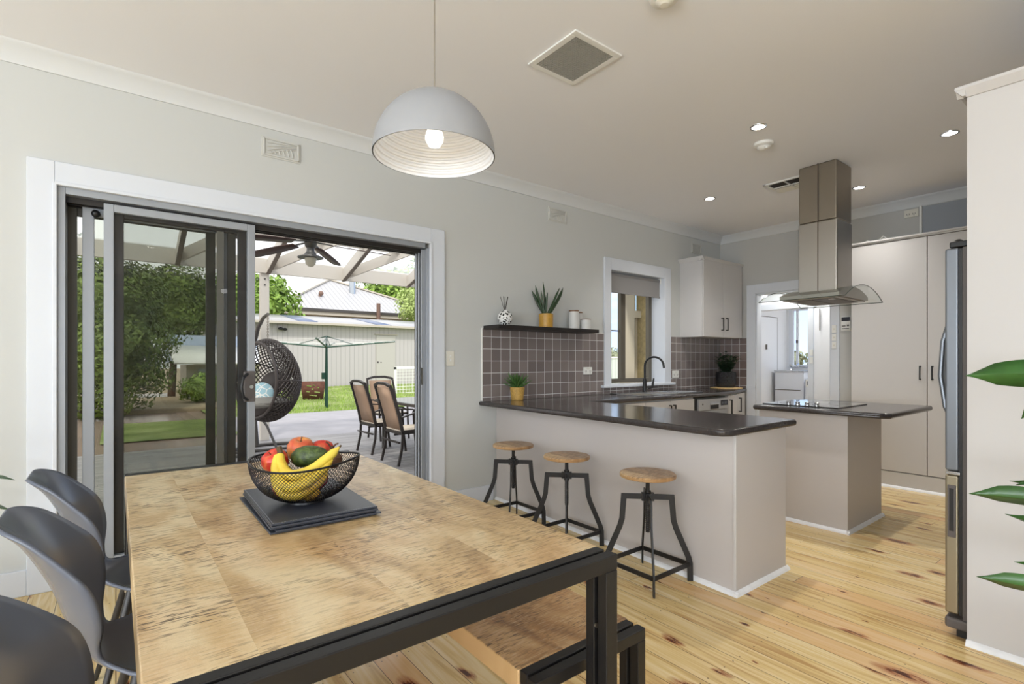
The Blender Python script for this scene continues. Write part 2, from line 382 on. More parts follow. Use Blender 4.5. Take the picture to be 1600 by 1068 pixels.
M['fence'] = ribbed('pale green fence', (214, 222, 212), 0, .2, .5, .4, .86)
M['laundry'] = mat('laundry white', (236, 238, 242), .5)
M['appliance'] = mat('white enamel appliance', (226, 230, 238), .25)
M['screen_lcd'] = mat('dark display', (24, 28, 40), .15)
M['grille'] = mat('grille grey', (178, 177, 172), .5)
M['dark'] = mat('dark void', (42, 38, 34), .9)

# ------------------------------------------------------------------ mesh helpers
class MB:
    def __init__(s): s.v = []; s.f = []
    def add(s, vs, fs):
        n = len(s.v); s.v += [Vector(p) for p in vs]; s.f += [tuple(i + n for i in f) for f in fs]; return s
    def box(s, x0, x1, y0, y1, z0, z1):
        vs = [(x, y, z) for z in (z0, z1) for y in (y0, y1) for x in (x0, x1)]
        return s.add(vs, [(0, 2, 3, 1), (4, 5, 7, 6), (0, 1, 5, 4), (2, 6, 7, 3), (0, 4, 6, 2), (1, 3, 7, 5)])
    def boxr(s, c, size, rz=0, rx=0, ry=0):
        m = Matrix.Translation(c) @ Matrix.Rotation(rz, 4, 'Z') @ Matrix.Rotation(ry, 4, 'Y') @ Matrix.Rotation(rx, 4, 'X')
        a, b, d = [v / 2 for v in size]
        vs = [m @ Vector((x, y, z)) for z in (-d, d) for y in (-b, b) for x in (-a, a)]
        return s.add(vs, [(0, 2, 3, 1), (4, 5, 7, 6), (0, 1, 5, 4), (2, 6, 7, 3), (0, 4, 6, 2), (1, 3, 7, 5)])
    def prism(s, poly, z0, z1):
        n = len(poly)
        ar = sum(poly[i][0] * poly[(i + 1) % n][1] - poly[(i + 1) % n][0] * poly[i][1] for i in range(n))
        if ar < 0: poly = poly[::-1]
        vs = [(x, y, z0) for x, y in poly] + [(x, y, z1) for x, y in poly]
        return s.add(vs, [tuple(range(n))[::-1], tuple(range(n, 2 * n))] + [(i, (i + 1) % n, (i + 1) % n + n, i + n) for i in range(n)])
    def extr(s, prof, p0, p1, u, v):
        """profile (a,b) in axes u,v swept straight p0->p1"""
        p0, p1, u, v = map(Vector, (p0, p1, u, v)); n = len(prof)
        if (u.cross(v)).dot(p1 - p0) * sum(prof[i][0] * prof[(i + 1) % n][1] - prof[(i + 1) % n][0] * prof[i][1] for i in range(n)) < 0: prof = prof[::-1]
        vs = [p0 + u * a + v * b for a, b in prof] + [p1 + u * a + v * b for a, b in prof]
        return s.add(vs, [tuple(range(n))[::-1], tuple(range(n, 2 * n))] + [(i, (i + 1) % n, (i + 1) % n + n, i + n) for i in range(n)])
    def bar(s, p, q, w, h, up=(0, 0, 1)):
        p, q = Vector(p), Vector(q); d = (q - p).normalized(); sd = d.cross(Vector(up))
        if sd.length < 1e-4: sd = d.cross(Vector((1, 0, 0)))
        sd.normalize(); u2 = sd.cross(d)
        return s.extr([(-w / 2, -h / 2), (w / 2, -h / 2), (w / 2, h / 2), (-w / 2, h / 2)], p, q, sd, u2)
    def flatpath(s, pts, w, h, side):
        """rectangular bar swept through points, 'side' = constant width axis"""
        pts = [Vector(p) for p in pts]; side = Vector(side).normalized(); rings = []
        for i, p in enumerate(pts):
            a = (pts[i] - pts[i - 1]).normalized() if i else (pts[1] - pts[0]).normalized()
            b = (pts[i + 1] - pts[i]).normalized() if i < len(pts) - 1 else a
            d = (a + b).normalized(); k = 1 / max(.5, d.dot(a)); nn = side.cross(d).normalized() * k
            rings.append([p + side * (w / 2) + nn * (h / 2), p - side * (w / 2) + nn * (h / 2), p - side * (w / 2) - nn * (h / 2), p + side * (w / 2) - nn * (h / 2)])
        vs = [v for r in rings for v in r]; m = len(rings)
        fs = [(0, 1, 2, 3), tuple(4 * (m - 1) + i for i in (3, 2, 1, 0))]
        for i in range(m - 1):
            for j in range(4): fs.append((4 * i + j, 4 * i + 4 + j, 4 * i + 4 + (j + 1) % 4, 4 * i + (j + 1) % 4))
        return s.add(vs, fs)
    def tube(s, pts, r, n=10, closed=False):
        pts = [Vector(p) for p in pts]; m = len(pts); rs = r if isinstance(r, (list, tuple)) else [r] * m
        ref = None; rings = []
        for i, p in enumerate(pts):
            if closed: d = pts[(i + 1) % m] - pts[i - 1]
            else: d = pts[min(i + 1, m - 1)] - pts[max(i - 1, 0)]
            d.normalize()
            if ref is None: ref = d.orthogonal().normalized()
            ref = (ref - d * ref.dot(d)); ref = ref.normalized() if ref.length > 1e-5 else d.orthogonal().normalized()
            b = d.cross(ref)
            rings.append([p + (ref * math.cos(2 * math.pi * k / n) + b * math.sin(2 * math.pi * k / n)) * rs[i] for k in range(n)])
        vs = [v for q in rings for v in q]; fs = []
        for i in range(m if closed else m - 1):
            i2 = (i + 1) % m
            for k in range(n): fs.append((i * n + k, i * n + (k + 1) % n, i2 * n + (k + 1) % n, i2 * n + k))
        if not closed: fs += [tuple(range(n))[::-1], tuple((m - 1) * n + k for k in range(n))]
        return s.add(vs, fs)
    def lathe(s, prof, c=(0, 0, 0), n=32, axis=None, closed=False, cap=True):
        """prof: list of (r,z)"""
        c = Vector(c); vs = []; fs = []; m = len(prof)
        rot = Vector((0, 0, 1)).rotation_difference(Vector(axis)).to_matrix() if axis else Matrix.Identity(3)
        for (r, z) in prof:
            for k in range(n):
                a = 2 * math.pi * k / n; vs.append(c + rot @ Vector((r * math.cos(a), r * math.sin(a), z)))
        for i in range(m if closed else m - 1):
            i2 = (i + 1) % m
            for k in range(n): fs.append((i * n + k, i * n + (k + 1) % n, i2 * n + (k + 1) % n, i2 * n + k))
        if cap and not closed:
            if prof[0][0] > 1e-5: fs.append(tuple(range(n))[::-1])
            if prof[-1][0] > 1e-5: fs.append(tuple((m - 1) * n + k for k in range(n)))
        return s.add(vs, fs)
    def cyl(s, c, r, h, n=24, axis=None): return s.lathe([(r, 0), (r, h)], c, n, axis)
    def sphere(s, c, r, sc=(1, 1, 1), n=20, m=12):
        c = Vector(c); vs = []; fs = []
        for i in range(m + 1):
            t = math.pi * i / m
            for k in range(n):
                a = 2 * math.pi * k / n; vs.append(c + Vector((r * sc[0] * math.sin(t) * math.cos(a), r * sc[1] * math.sin(t) * math.sin(a), -r * sc[2] * math.cos(t))))
        for i in range(m):
            for k in range(n): fs.append((i * n + k, i * n + (k + 1) % n, (i + 1) * n + (k + 1) % n, (i + 1) * n + k))
        return s.add(vs, fs)
    def leaf(s, p, d, L, w, droop=.3, up=(0, 0, 1), nseg=8, fold=.15, base=.15, roll=0, twist=0):
        """a pointed leaf growing from p along d, drooping"""
        p, d = Vector(p), Vector(d).normalized(); up = Vector(up); pts = []; vs = []; fs = []
        sd = d.cross(up); sd = sd.normalized() if sd.length > 1e-3 else Vector((1, 0, 0))
        q = p.copy(); dd = d.copy()
        for i in range(nseg + 1):
            t = i / nseg; ww = w * (base + (1 - base) * math.sin(math.pi * min(1, t * .9 + .08)) ** .8) * (1 if t < 1 else 0.03)
            if t > .75: ww *= max(.03, (1 - t) / .25) ** .7
            rr = Matrix.Rotation(R(roll + twist * t), 3, dd); s2 = rr @ sd; nn = s2.cross(dd).normalized()
            vs += [q + s2 * ww / 2 + nn * ww * fold, q, q - s2 * ww / 2 + nn * ww * fold]
            q = q + dd * (L / nseg); dd = (dd - up * (droop / nseg)).normalized()
        for i in range(nseg):
            a = 3 * i; fs += [(a, a + 1, a + 4, a + 3), (a + 1, a + 2, a + 5, a + 4)]
        return s.add(vs, fs)

def build(name, mb, m, parent=None, loc=None, smooth=35, bevel=0, seg=2, solid=0, offset=Vector((0, 0, 0)), mods=()):
    me = bpy.data.meshes.new(name)
    me.from_pydata([v - offset for v in mb.v], [], mb.f); me.update()
    me.materials.append(M[m] if isinstance(m, str) else m)
    if smooth:
        for p in me.polygons: p.use_smooth = True
        me.set_sharp_from_angle(angle=R(smooth))
    o = bpy.data.objects.new(name, me); COL.objects.link(o)
    if solid:
        md = o.modifiers.new('thick', 'SOLIDIFY'); md.thickness = solid; md.offset = 0
    if bevel:
        md = o.modifiers.new('soft edges', 'BEVEL'); md.width = bevel; md.segments = seg; md.limit_method = 'ANGLE'; md.angle_limit = R(40); md.harden_normals = True
    for k, kw in mods:
        md = o.modifiers.new(k.lower(), k)
        for a, b in kw.items(): setattr(md, a, b)
    if parent: o.parent = parent
    if loc is not None: o.location = loc
    return o
def tag(o, label=None, cat=None, group=None, kind=None):
    if label: o['label'] = label
    if cat: o['category'] = cat
    if group: o['group'] = group
    if kind: o['kind'] = kind
    return o
ROOT = {}
def thing(name, label, cat, loc=(0, 0, 0), rz=0, group=None, kind=None):
    o = bpy.data.objects.new(name, None); COL.objects.link(o); o.empty_display_size = .1
    o.location = loc; o.rotation_euler = (0, 0, rz); ROOT[o.name] = Vector(loc)
    return tag(o, label, cat, group, kind)
def rootof(p):
    while p.parent: p = p.parent
    return p
def P(name, mb, m, parent, world=True, **k):
    """a part; shapes given in world coordinates unless world=False"""
    off = ROOT[rootof(parent).name] if world else Vector((0, 0, 0))
    return build(name, mb, m, parent, offset=off, **k)
def one(name, mb, m, label, cat, base, group=None, **k):
    """a thing that is a single mesh, origin at its base"""
    o = build(name, mb, m, None, loc=base, offset=Vector(base), **k)
    return tag(o, label, cat, group)
def struct(name, mb, m, parent=None, **k):
    o = build(name, mb, m, parent, **k)
    if not parent: o['kind'] = 'structure'
    return o
def dup(root, loc=None, rz=None, label=None, group=None):
    def cp(o, par):
        c = o.copy(); COL.objects.link(c); c.parent = par
        for ch in o.children: cp(ch, c)
        return c
    r = cp(root, None)
    if loc is not None: r.location = loc
    if rz is not None: r.rotation_euler = (0, 0, rz)
    if label: r['label'] = label
    if group: r['group'] = group
    return r

YW = 3.771; XF = 6.521; CZ = 2.93; TH = .23
# ================================================================== THE SETTING
struct('floor', MB().box(-5.0, 9.3, -4.8, 4.0, -.12, 0), 'floor', smooth=0)
struct('ceiling', MB().box(-5.0, XF + .1, -4.8, YW + TH, CZ, CZ + .12), 'ceiling', smooth=0)
w = MB()
w.box(-5.0, -.265, YW, YW + TH, 0, CZ); w.box(-.265, 2.063, YW, YW + TH, 2.235, CZ)
w.box(2.063, 4.285, YW, YW + TH, 0, CZ); w.box(4.285, 5.256, YW, YW + TH, 0, .985)
w.box(4.285, 5.256, YW, YW + TH, 2.265, CZ); w.box(5.256, 6.64, YW, YW + TH, 0, CZ)
struct('wall_left', w, 'wall', smooth=0)
w = MB(); w.box(XF, XF + .12, 3.277, YW, 0, CZ); w.box(XF, XF + .12, 2.40, 3.277, 2.12, CZ); w.box(XF, XF + .12, -.3, 2.40, 0, CZ)
struct('wall_far', w, 'wall_far', smooth=0)
struct('wall_right', MB().box(3.02, XF, -.4, -.2, 0, CZ), 'wall', smooth=0)
struct('wall_partition', MB().box(2.99, 3.10, -4.8, -.2, 0, CZ), 'wall', smooth=0)
# rear half of the room: walls with window openings
w = MB(); w.box(-5.0, -4.3, -4.9, -4.8, 0, CZ); w.box(-.7, 3.1, -4.9, -4.8, 0, CZ); w.box(-4.3, -.7, -4.9, -4.8, 0, .4); w.box(-4.3, -.7, -4.9, -4.8, 2.5, CZ)
struct('wall_back', w, 'wall', smooth=0)
w = MB(); w.box(-5.1, -5.0, -4.9, -3.2, 0, CZ); w.box(-5.1, -5.0, 1.5, 4.0, 0, CZ); w.box(-5.1, -5.0, -3.2, 1.5, 0, .4); w.box(-5.1, -5.0, -3.2, 1.5, 2.5, CZ)
struct('wall_near', w, 'wall', smooth=0)
# coved cornice
prof = [(0, 0), (0, -.095), (.006, -.095)] + [(.006 + .084 * (1 - math.cos(a)), -.095 + .084 * math.sin(a)) for a in [R(q) for q in range(10, 91, 16)]] + [(.095, -.006), (.095, 0)]
prof = [(0, 0), (0, -.092), (.010, -.092), (.016, -.080), (.030, -.058), (.050, -.036), (.072, -.018), (.086, -.010), (.092, 0)]
struct('trim_1', MB().extr(prof, (-5.0, YW, CZ), (XF, YW, CZ), (0, -1, 0), (0, 0, 1)), 'cornice')
struct('trim_2', MB().extr(prof, (XF, YW, CZ), (XF, -.2, CZ), (-1, 0, 0), (0, 0, 1)), 'cornice')
# baseboards
struct('baseboard_left', MB().box(-5.0, -.378, YW - .018, YW, 0, .14).box(2.192, 2.70, YW - .018, YW, 0, .14), 'trim', bevel=.005)
# sliding door casing
c = MB(); c.box(-.378, -.265, YW - .022, YW, 0, 2.355); c.box(2.063, 2.192, YW - .022, YW, 0, 2.355); c.box(-.265, 2.063, YW - .022, YW, 2.235, 2.355)
c.box(-.275, -.255, YW - .03, YW, 0, 2.235); c.box(2.053, 2.073, YW - .03, YW, 0, 2.235); c.box(-.265, 2.063, YW - .03, YW, 2.225, 2.245)
struct('trim_3', c, 'trim', bevel=.004)
# window casing and sill, reveal lining
c = MB(); c.box(4.182, 4.285, YW - .022, YW, .985, 2.385); c.box(5.256, 5.372, YW - .022, YW, .985, 2.385); c.box(4.285, 5.256, YW - .022, YW, 2.265, 2.385)
c.box(4.275, 4.289, YW - .02, YW + TH, .99, 2.265); c.box(5.250, 5.262, YW - .02, YW + TH, .99, 2.265); c.box(4.285, 5.256, YW - .02, YW + TH, 2.255, 2.27)
struct('trim_4', c, 'trim', bevel=.003)
# doorway casing in the far wall
c = MB(); c.box(XF - .02, XF, 3.277, 3.39, 0, 2.235); c.box(XF - .02, XF, 2.31, 2.40, 0, 2.235); c.box(XF - .02, XF, 2.40, 3.277, 2.12, 2.235)
c.box(XF - .024, XF, 3.277, 3.392, .90, .935)
c.box(XF, XF + .12, 3.262, 3.277, 0, 2.12); c.box(XF, XF + .12, 2.40, 2.415, 0, 2.12); c.box(XF, XF + .12, 2.40, 3.277, 2.105, 2.12)
struct('trim_5', c, 'trim', bevel=.003)

# ------------------------------------------------ sliding door
d1 = thing('door_1', None, None, (.9, YW + .1, 0), kind='structure')
f = MB(); f.box(-.265, -.222, YW + .0, YW + .20, 0, 2.235); f.box(-.222, 2.02, YW + .0, YW + .20, 2.188, 2.235)
f.box(-.265, 2.063, YW + .0, YW + .2, -.01, .03)
f.box(2.035, 2.063, YW + .0, YW + .2, 0, 2.19)
P('door_frame', f, 'alu', d1, bevel=.002)
f = MB()
for y0, y1 in ((YW + .052, YW + .062), (YW + .104, YW + .114), (YW + .156, YW + .166)):
    f.box(-.222, 2.035, y0, y1, 2.155, 2.188); f.box(2.005, 2.035, y0, y1, .03, 2.188)
P('door_track', f, 'alu_black', d1)
f = MB()
for y0, y1 in ((YW + .03, YW + .046), (YW + .075, YW + .095), (YW + .125, YW + .148)):
    f.box(2.0, 2.035, y0, y1, .03, 2.18)
P('jamb_channel', f, 'alu', d1, bevel=.002)
def quad_y(x0, x1, y, z0, z1): return MB().add([(x0, y, z0), (x1, y, z0), (x1, y, z1), (x0, y, z1)], [(0, 1, 2, 3)])
def sash(x0, x1, yy, th, zt, ws, wt, fm, pane, pm, wb=.09, lx=None):
    g = MB(); g.box(x0, x0 + ws, yy, yy + th, .03, zt); g.box(x1 - ws, x1, yy, yy + th, .03, zt)
    g.box(x0 + ws, x1 - ws, yy, yy + th, zt - wt, zt); g.box(x0 + ws, x1 - ws, yy, yy + th, .03, .03 + wb)
    s_ = P('sash_frame', g, fm, d1, bevel=.003)
    P(pane, quad_y(x0 + ws, x1 - ws, yy + th * .5, .03 + wb, zt - wt), pm, s_)
    return s_
sA = sash(-.056, .743, YW + .012, .036, 2.172, .047, .045, 'alu', 'glass_pane', 'glass')
sB = sash(-.014, .700, YW + .064, .03, 2.165, .052, .055, 'alu_black', 'screen_mesh', 'screen')
sC = sash(-.155, .60, YW + .116, .03, 2.165, .055, .055, 'alu', 'glass_pane', 'glass_tint')
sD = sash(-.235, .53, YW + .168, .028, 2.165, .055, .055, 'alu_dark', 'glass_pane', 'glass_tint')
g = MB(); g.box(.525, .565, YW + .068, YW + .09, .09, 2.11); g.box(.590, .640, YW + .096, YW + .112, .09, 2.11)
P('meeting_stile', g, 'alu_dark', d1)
f = MB(); f.box(.668, .742, YW - .012, YW + .012, .985, 1.19)
h = P('door_handle', f, 'fridge_body', d1, bevel=.01)
P('handle_grip', MB().tube([(.690, YW - .012, 1.00), (.660, YW - .050, 1.02), (.645, YW - .066, 1.085), (.660, YW - .050, 1.15), (.690, YW - .012, 1.17)], .010), 'black', h)
P('lock_cylinder', MB().cyl((.715, YW - .012, 1.085), .012, .006, axis=(0, -1, 0)), 'chrome', h)
P('door_strike', MB().box(2.000, 2.008, YW + .02, YW + .05, 1.06, 1.20), 'alu_dark', d1)
P('roller', MB().sphere((-.093, YW + .09, 2.12), .022), 'black', d1)

# ------------------------------------------------ kitchen window
w1 = thing('window_1', None, None, (4.77, YW + .1, 1.0), kind='structure')
yo = YW + TH - .06
f = MB(); f.box(4.289, 4.33, yo, yo + .05, 1.0, 2.255); f.box(5.19, 5.25, yo, yo + .05, 1.0, 2.255); f.box(4.33, 5.19, yo, yo + .05, 1.0, 1.05); f.box(4.33, 5.19, yo, yo + .05, 2.20, 2.255)
f.box(4.66, 4.74, yo - .01, yo + .04, 1.05, 2.2); f.box(4.33, 4.66, yo + .015, yo + .035, 1.60, 1.615)
P('window_frame', f, 'bronze_alu', w1, bevel=.003)
P('glass_pane', quad_y(4.33, 4.66, yo + .022, 1.05, 2.2), 'glass', w1)
P('glass_pane', quad_y(4.74, 5.19, yo + .022, 1.05, 2.2), 'glass', w1)
P('window_sill', MB().box(4.131, 5.425, YW - .055, YW + .0, .965, .992).box(4.285, 5.256, YW, YW + TH - .05, .965, .995), 'trim', w1, bevel=.006)

# ------------------------------------------------ laundry beyond the doorway
LX = 9.0
w = MB(); w.box(LX, LX + .15, 3.95, 4.2, 0, 2.6); w.box(LX, LX + .15, 1.8, 3.2, 0, 2.6); w.box(LX, LX + .15, 3.2, 3.95, 0, 1.14); w.box(LX, LX + .15, 3.2, 3.95, 2.14, 2.6)
struct('wall_laundry_back', w, 'laundry', smooth=0)
struct('wall_laundry_left', MB().box(6.64, LX + .1, 4.0, 4.02, 0, 2.6), 'laundry', smooth=0)
struct('wall_laundry_right', MB().box(6.64, LX + .1, 1.7, 1.8, 0, 2.6), 'laundry', smooth=0)
struct('ceiling_laundry', MB().box(6.62, LX + .1, 1.7, 4.02, 2.6, 2.7), 'laundry', smooth=0)
w = MB(); w.box(7.4, 7.5, 1.8, 2.93, 0, 2.6); w.box(7.4, 7.5, 3.84, 4.0, 0, 2.6); w.box(7.4, 7.5, 2.93, 3.84, 1.98, 2.6)
struct('wall_laundry_nib', w, 'laundry', smooth=0)
struct('trim_6', MB().box(7.38, 7.4, 2.93, 3.0, 0, 1.98).box(7.38, 7.4, 2.9, 3.9, 1.98, 2.06), 'trim', bevel=.003)
w2 = thing('window_2', None, None, (LX, 3.57, 1.14), kind='structure')
f = MB(); f.box(LX - .02, LX + .03, 3.88, 3.95, 1.14, 2.14); f.box(LX - .02, LX + .03, 3.2, 3.26, 1.14, 2.14); f.box(LX - .02, LX + .03, 3.26, 3.88, 1.14, 1.19); f.box(LX - .02, LX + .03, 3.26, 3.88, 2.09, 2.14); f.box(LX - .01, LX + .02, 3.80, 3.84, 1.19, 2.09)
P('window_frame', f, 'trim', w2, bevel=.003)
P('glass_pane', MB().add([(LX + .004, 3.26, 1.19), (LX + .004, 3.88, 1.19), (LX + .004, 3.88, 2.09), (LX + .004, 3.26, 2.09)], [(0, 1, 2, 3)]), 'glass', w2)
P('window_latch', MB().box(LX - .035, LX - .02, 3.80, 3.83, 1.55, 1.60), 'fridge_body', w2)
d2 = thing('door_2', None, None, (8.2, 4.0, 0), kind='structure')
P('door_leaf', MB().box(7.75, 8.62, 3.975, 4.0, 0, 1.96), 'laundry', d2, bevel=.003)
P('door_edge_gap', MB().box(8.62, 8.65, 3.985, 4.0, 0, 1.97).box(7.75, 8.635, 3.985, 4.0, 1.96, 1.972), 'fridge_body', d2)
P('door_knob', MB().sphere((8.58, 3.945, 1.0), .028).cyl((8.58, 3.975, 1.0), .012, .03, axis=(0, -1, 0)), 'chrome', d2)
P('door_hook', MB().box(8.22, 8.25, 3.955, 3.975, 1.44, 1.52), 'fridge_body', d2, bevel=.004)
tr = thing('laundry_trough', 'white laundry trough cabinet with mixer tap under the far laundry window', 'cabinet', (8.7, 3.66, 0))
P('cabinet_body', MB().box(8.42, 8.98, 3.48, 3.92, 0, 1.08), 'appliance', tr, bevel=.01)
P('cabinet_line', MB().box(8.412, 8.42, 3.53, 3.92, .88 - .09, .80), 'fridge_body', tr)
P('basin', MB().box(8.40, 8.98, 3.47, 3.93, 1.08, 1.105), 'steel_light', tr, bevel=.004)
q = MB(); q.tube([(8.72, 3.80, 1.105), (8.72, 3.80, 1.16), (8.72, 3.66, 1.16), (8.72, 3.52, 1.16), (8.72, 3.52, 1.105)], .012)
q.sphere((8.72, 3.80, 1.18), .03); q.sphere((8.72, 3.52, 1.18), .03); q.tube([(8.72, 3.66, 1.16), (8.66, 3.66, 1.21), (8.58, 3.66, 1.18)], .01)
P('tap', q, 'chrome', tr)
wm = thing('washing_machine', 'white washing machine at the right of the laundry trough', 'washing machine', (8.6, 3.2, 0))
P('body', MB().box(8.35, 8.95, 2.86, 3.44, 0, .98), 'appliance', wm, bevel=.015)
P('control_panel', MB().box(8.342, 8.35, 2.88, 3.42, .86, .97), 'white', wm, bevel=.002)
P('porthole', MB().lathe([(.16, 0), (.17, .02), (.13, .03), (.12, .01)], (8.345, 3.15, .52), 32, (-1, 0, 0)), 'silver', wm)
P('detergent_drawer', MB().box(8.338, 8.345, 3.22, 3.40, .885, .945), 'silver', wm)
for k, (y_, z0, z1) in enumerate(((2.985, 1.42, 1.50), (2.985, 1.52, 1.60))):
    pass

# ================================================================== CEILING FITTINGS
pen = thing('pendant_lamp', 'white dome pendant lamp with ribbed inside and lit bulb', 'lamp', (.887, 1.589, 1.98))
Rp, Hp = .213, .216
outer = [(Rp * math.sin(a), Hp * math.cos(a)) for a in [R(q) for q in range(4, 91, 5)]]
outer = [(.012, Hp + .001)] + outer + [(Rp, -.002)]
inner = [(Rp - .004, -.002)]
nr = 15
for i in range(nr):
    a0 = R(88 - i * 5.6)
    rr = Rp - .006
    for dlt, dr in ((0, 0), (1.2, .004), (3.2, .004), (4.4, 0)):
        a = a0 - R(dlt); inner.append(((rr - dr) * math.sin(a), (Hp - .006 - dr) * math.cos(a)))
inner.append((.012, Hp - .01))
P('lamp_shade', MB().lathe(outer, (.887, 1.589, 1.98), 72, cap=False), 'lampwhite', pen, smooth=60)
P('shade_lining', MB().lathe(inner, (.887, 1.589, 1.98), 72, cap=False), 'lampinner', pen, smooth=25)
P('bulb', MB().lathe([(.001, -.034), (.02, -.03), (.031, -.012), (.032, .004), (.026, .024), (.016, .045), (.014, .06)], (.887, 1.589, 2.045), 24), 'bulb', pen)
P('bulb_socket', MB().cyl((.887, 1.589, 2.10), .02, .09), 'white', pen)
P('cord', MB().tube([(.887, 1.589, 2.19), (.887, 1.589, 2.905)], .0028, 8), 'steel', pen)
P('ceiling_canopy', MB().lathe([(.05, 0), (.05, .02), (.045, .03)], (.887, 1.589, 2.90), 24), 'lampwhite', pen)
pl = bpy.data.lights.new('pendant_light', 'POINT'); po = bpy.data.objects.new('pendant_light', pl); COL.objects.link(po); pl.energy = .35; pl.shadow_soft_size = .03; pl.color = (.98, .99, 1)
po.location = (.887, 1.589, 1.985)

dl = thing('downlight', 'round lit downlight nearest the ceiling smoke alarm', 'ceiling light', (3.63, 1.805, CZ), group='recessed downlights')
P('bezel', MB().lathe([(.042, -.001), (.044, -.006), (.056, -.004), (.057, 0)], (0, 0, 0), 32), 'chrome', dl, world=False)
P('lamp_face', MB().lathe([(.0, -.004), (.042, -.003), (.042, 0)], (0, 0, 0), 32), 'led', dl, world=False)
dls = [dl]
for (x, y, lab) in ((4.843, .994, 'round lit downlight at right, beside the white fridge cabinet top'), (4.84, 2.912, 'round lit downlight at left, in front of the white wall cupboard'), (5.674, 1.845, 'round lit downlight just right of the steel chimney')):
    dls.append(dup(dl, (x, y, CZ), 0, lab))
for (x, y, lab) in ((.4, -1.6, 'added unseen downlight in the living area behind the table, right'), (-2.2, -1.6, 'added unseen downlight in the living area behind the table, left'), (-2.4, 1.4, 'added unseen downlight left of the dining table')):  # extra downlights out of view, added to brighten the room
    dls.append(dup(dl, (x, y, CZ), 0, lab, 'added fill downlights behind the camera'))
for k, o in enumerate(dls):
    l = bpy.data.lights.new('downlight_beam', 'SPOT'); lo = bpy.data.objects.new('downlight_beam', l); COL.objects.link(lo)
    l.energy = (80, 80, 80, 50)[k] if k < 4 else 40; l.spot_size = R(125); l.spot_blend = 1; l.shadow_soft_size = .035; l.color = (1, .96, .9)
    lo.location = (o.location.x, o.location.y, CZ - .012)
sa = thing('smoke_alarm', 'white round smoke alarm near the kitchen downlights', 'smoke alarm', (3.938, 1.919, CZ))
P('base', MB().lathe([(.001, -.03), (.045, -.03), (.068, -.018), (.07, -.002), (.07, 0)], (0, 0, 0), 36), 'white', sa, world=False)
P('dome', MB().lathe([(.001, -.05), (.02, -.05), (.045, -.038), (.05, -.03)], (0, 0, 0), 36), 'white', sa, world=False)
P('test_button', MB().cyl((-.02, -.03, -.052), .012, .01), 'white', sa, world=False)
sa2 = thing('smoke_alarm', 'white round smoke alarm cut off by the top edge of the photo', 'smoke alarm', (1.985, 1.42, CZ))
P('base', MB().lathe([(.04, -.028), (.062, -.022), (.072, -.002), (.072, 0)], (0, 0, 0), 36), 'white', sa2, world=False)
P('dome', MB().lathe([(.001, -.046), (.02, -.046), (.04, -.032), (.042, -.02)], (0, 0, 0), 36), 'offwhite', sa2, world=False)
P('clips', MB().box(-.03, -.02, -.05, -.04, -.035, -.026).box(.0, .01, -.055, -.045, -.035, -.026), 'steel_dark', sa2, world=False)

def grille(x0, x1, y0, y1, n, lab):
    g = thing('ceiling_vent', lab, 'vent', ((x0 + x1) / 2, (y0 + y1) / 2, CZ))
    b = .035; f = MB(); f.box(x0, x1, y0, y0 + b, CZ - .01, CZ); f.box(x0, x1, y1 - b, y1, CZ - .01, CZ); f.box(x0, x0 + b, y0 + b, y1 - b, CZ - .01, CZ); f.box(x1 - b, x1, y0 + b, y1 - b, CZ - .01, CZ)
    P('frame', f, 'white', g, bevel=.003)
    P('backing', MB().box(x0 + b, x1 - b, y0 + b, y1 - b, CZ - .001, CZ), 'dark', g)
    f = MB(); s = (x1 - x0 - 2 * b) / n
    for i in range(n + 1):
        f.box(x0 + b + i * s - .0028, x0 + b + i * s + .0028, y0 + b, y1 - b, CZ - .009, CZ - .001)
    m = int(round((y1 - y0 - 2 * b) / s)); s2 = (y1 - y0 - 2 * b) / m
    for i in range(m + 1):
        f.box(x0 + b, x1 - b, y0 + b + i * s2 - .0028, y0 + b + i * s2 + .0028, CZ - .009, CZ - .001)
    P('grid', f, 'grille', g, smooth=0)
grille(1.83, 2.185, 1.835, 2.215, 20, 'white square ceiling vent with a fine egg-crate grille')
v2 = thing('ceiling_vent', 'white rectangular louvred ceiling vent behind the steel chimney', 'vent', (5.05, 2.2, CZ))
f = MB(); x0, x1, y0, y1 = 4.87, 5.22, 2.02, 2.38
f.box(x0, x1, y0, y0 + .025, CZ - .012, CZ); f.box(x0, x1, y1 - .025, y1, CZ - .012, CZ); f.box(x0, x0 + .025, y0, y1, CZ - .012, CZ); f.box(x1 - .025, x1, y0, y1, CZ - .012, CZ)
f.box(x0, x1, 2.195, 2.205, CZ - .012, CZ); f.box(5.04, 5.05, y0, y1, CZ - .012, CZ)
P('frame', f, 'white', v2, bevel=.003)
P('backing', MB().box(x0 + .02, x1 - .02, y0 + .02, y1 - .02, CZ - .001, CZ), 'dark', v2)
f = MB()
for i in range(5): f.boxr((5.09 + i * .025, 2.29, CZ - .008), (.018, .16, .002), ry=R(25))
for i in range(5): f.boxr((5.09 + i * .025, 2.11, CZ - .008), (.018, .16, .002), ry=R(25))
P('louvres', f, 'offwhite', v2)
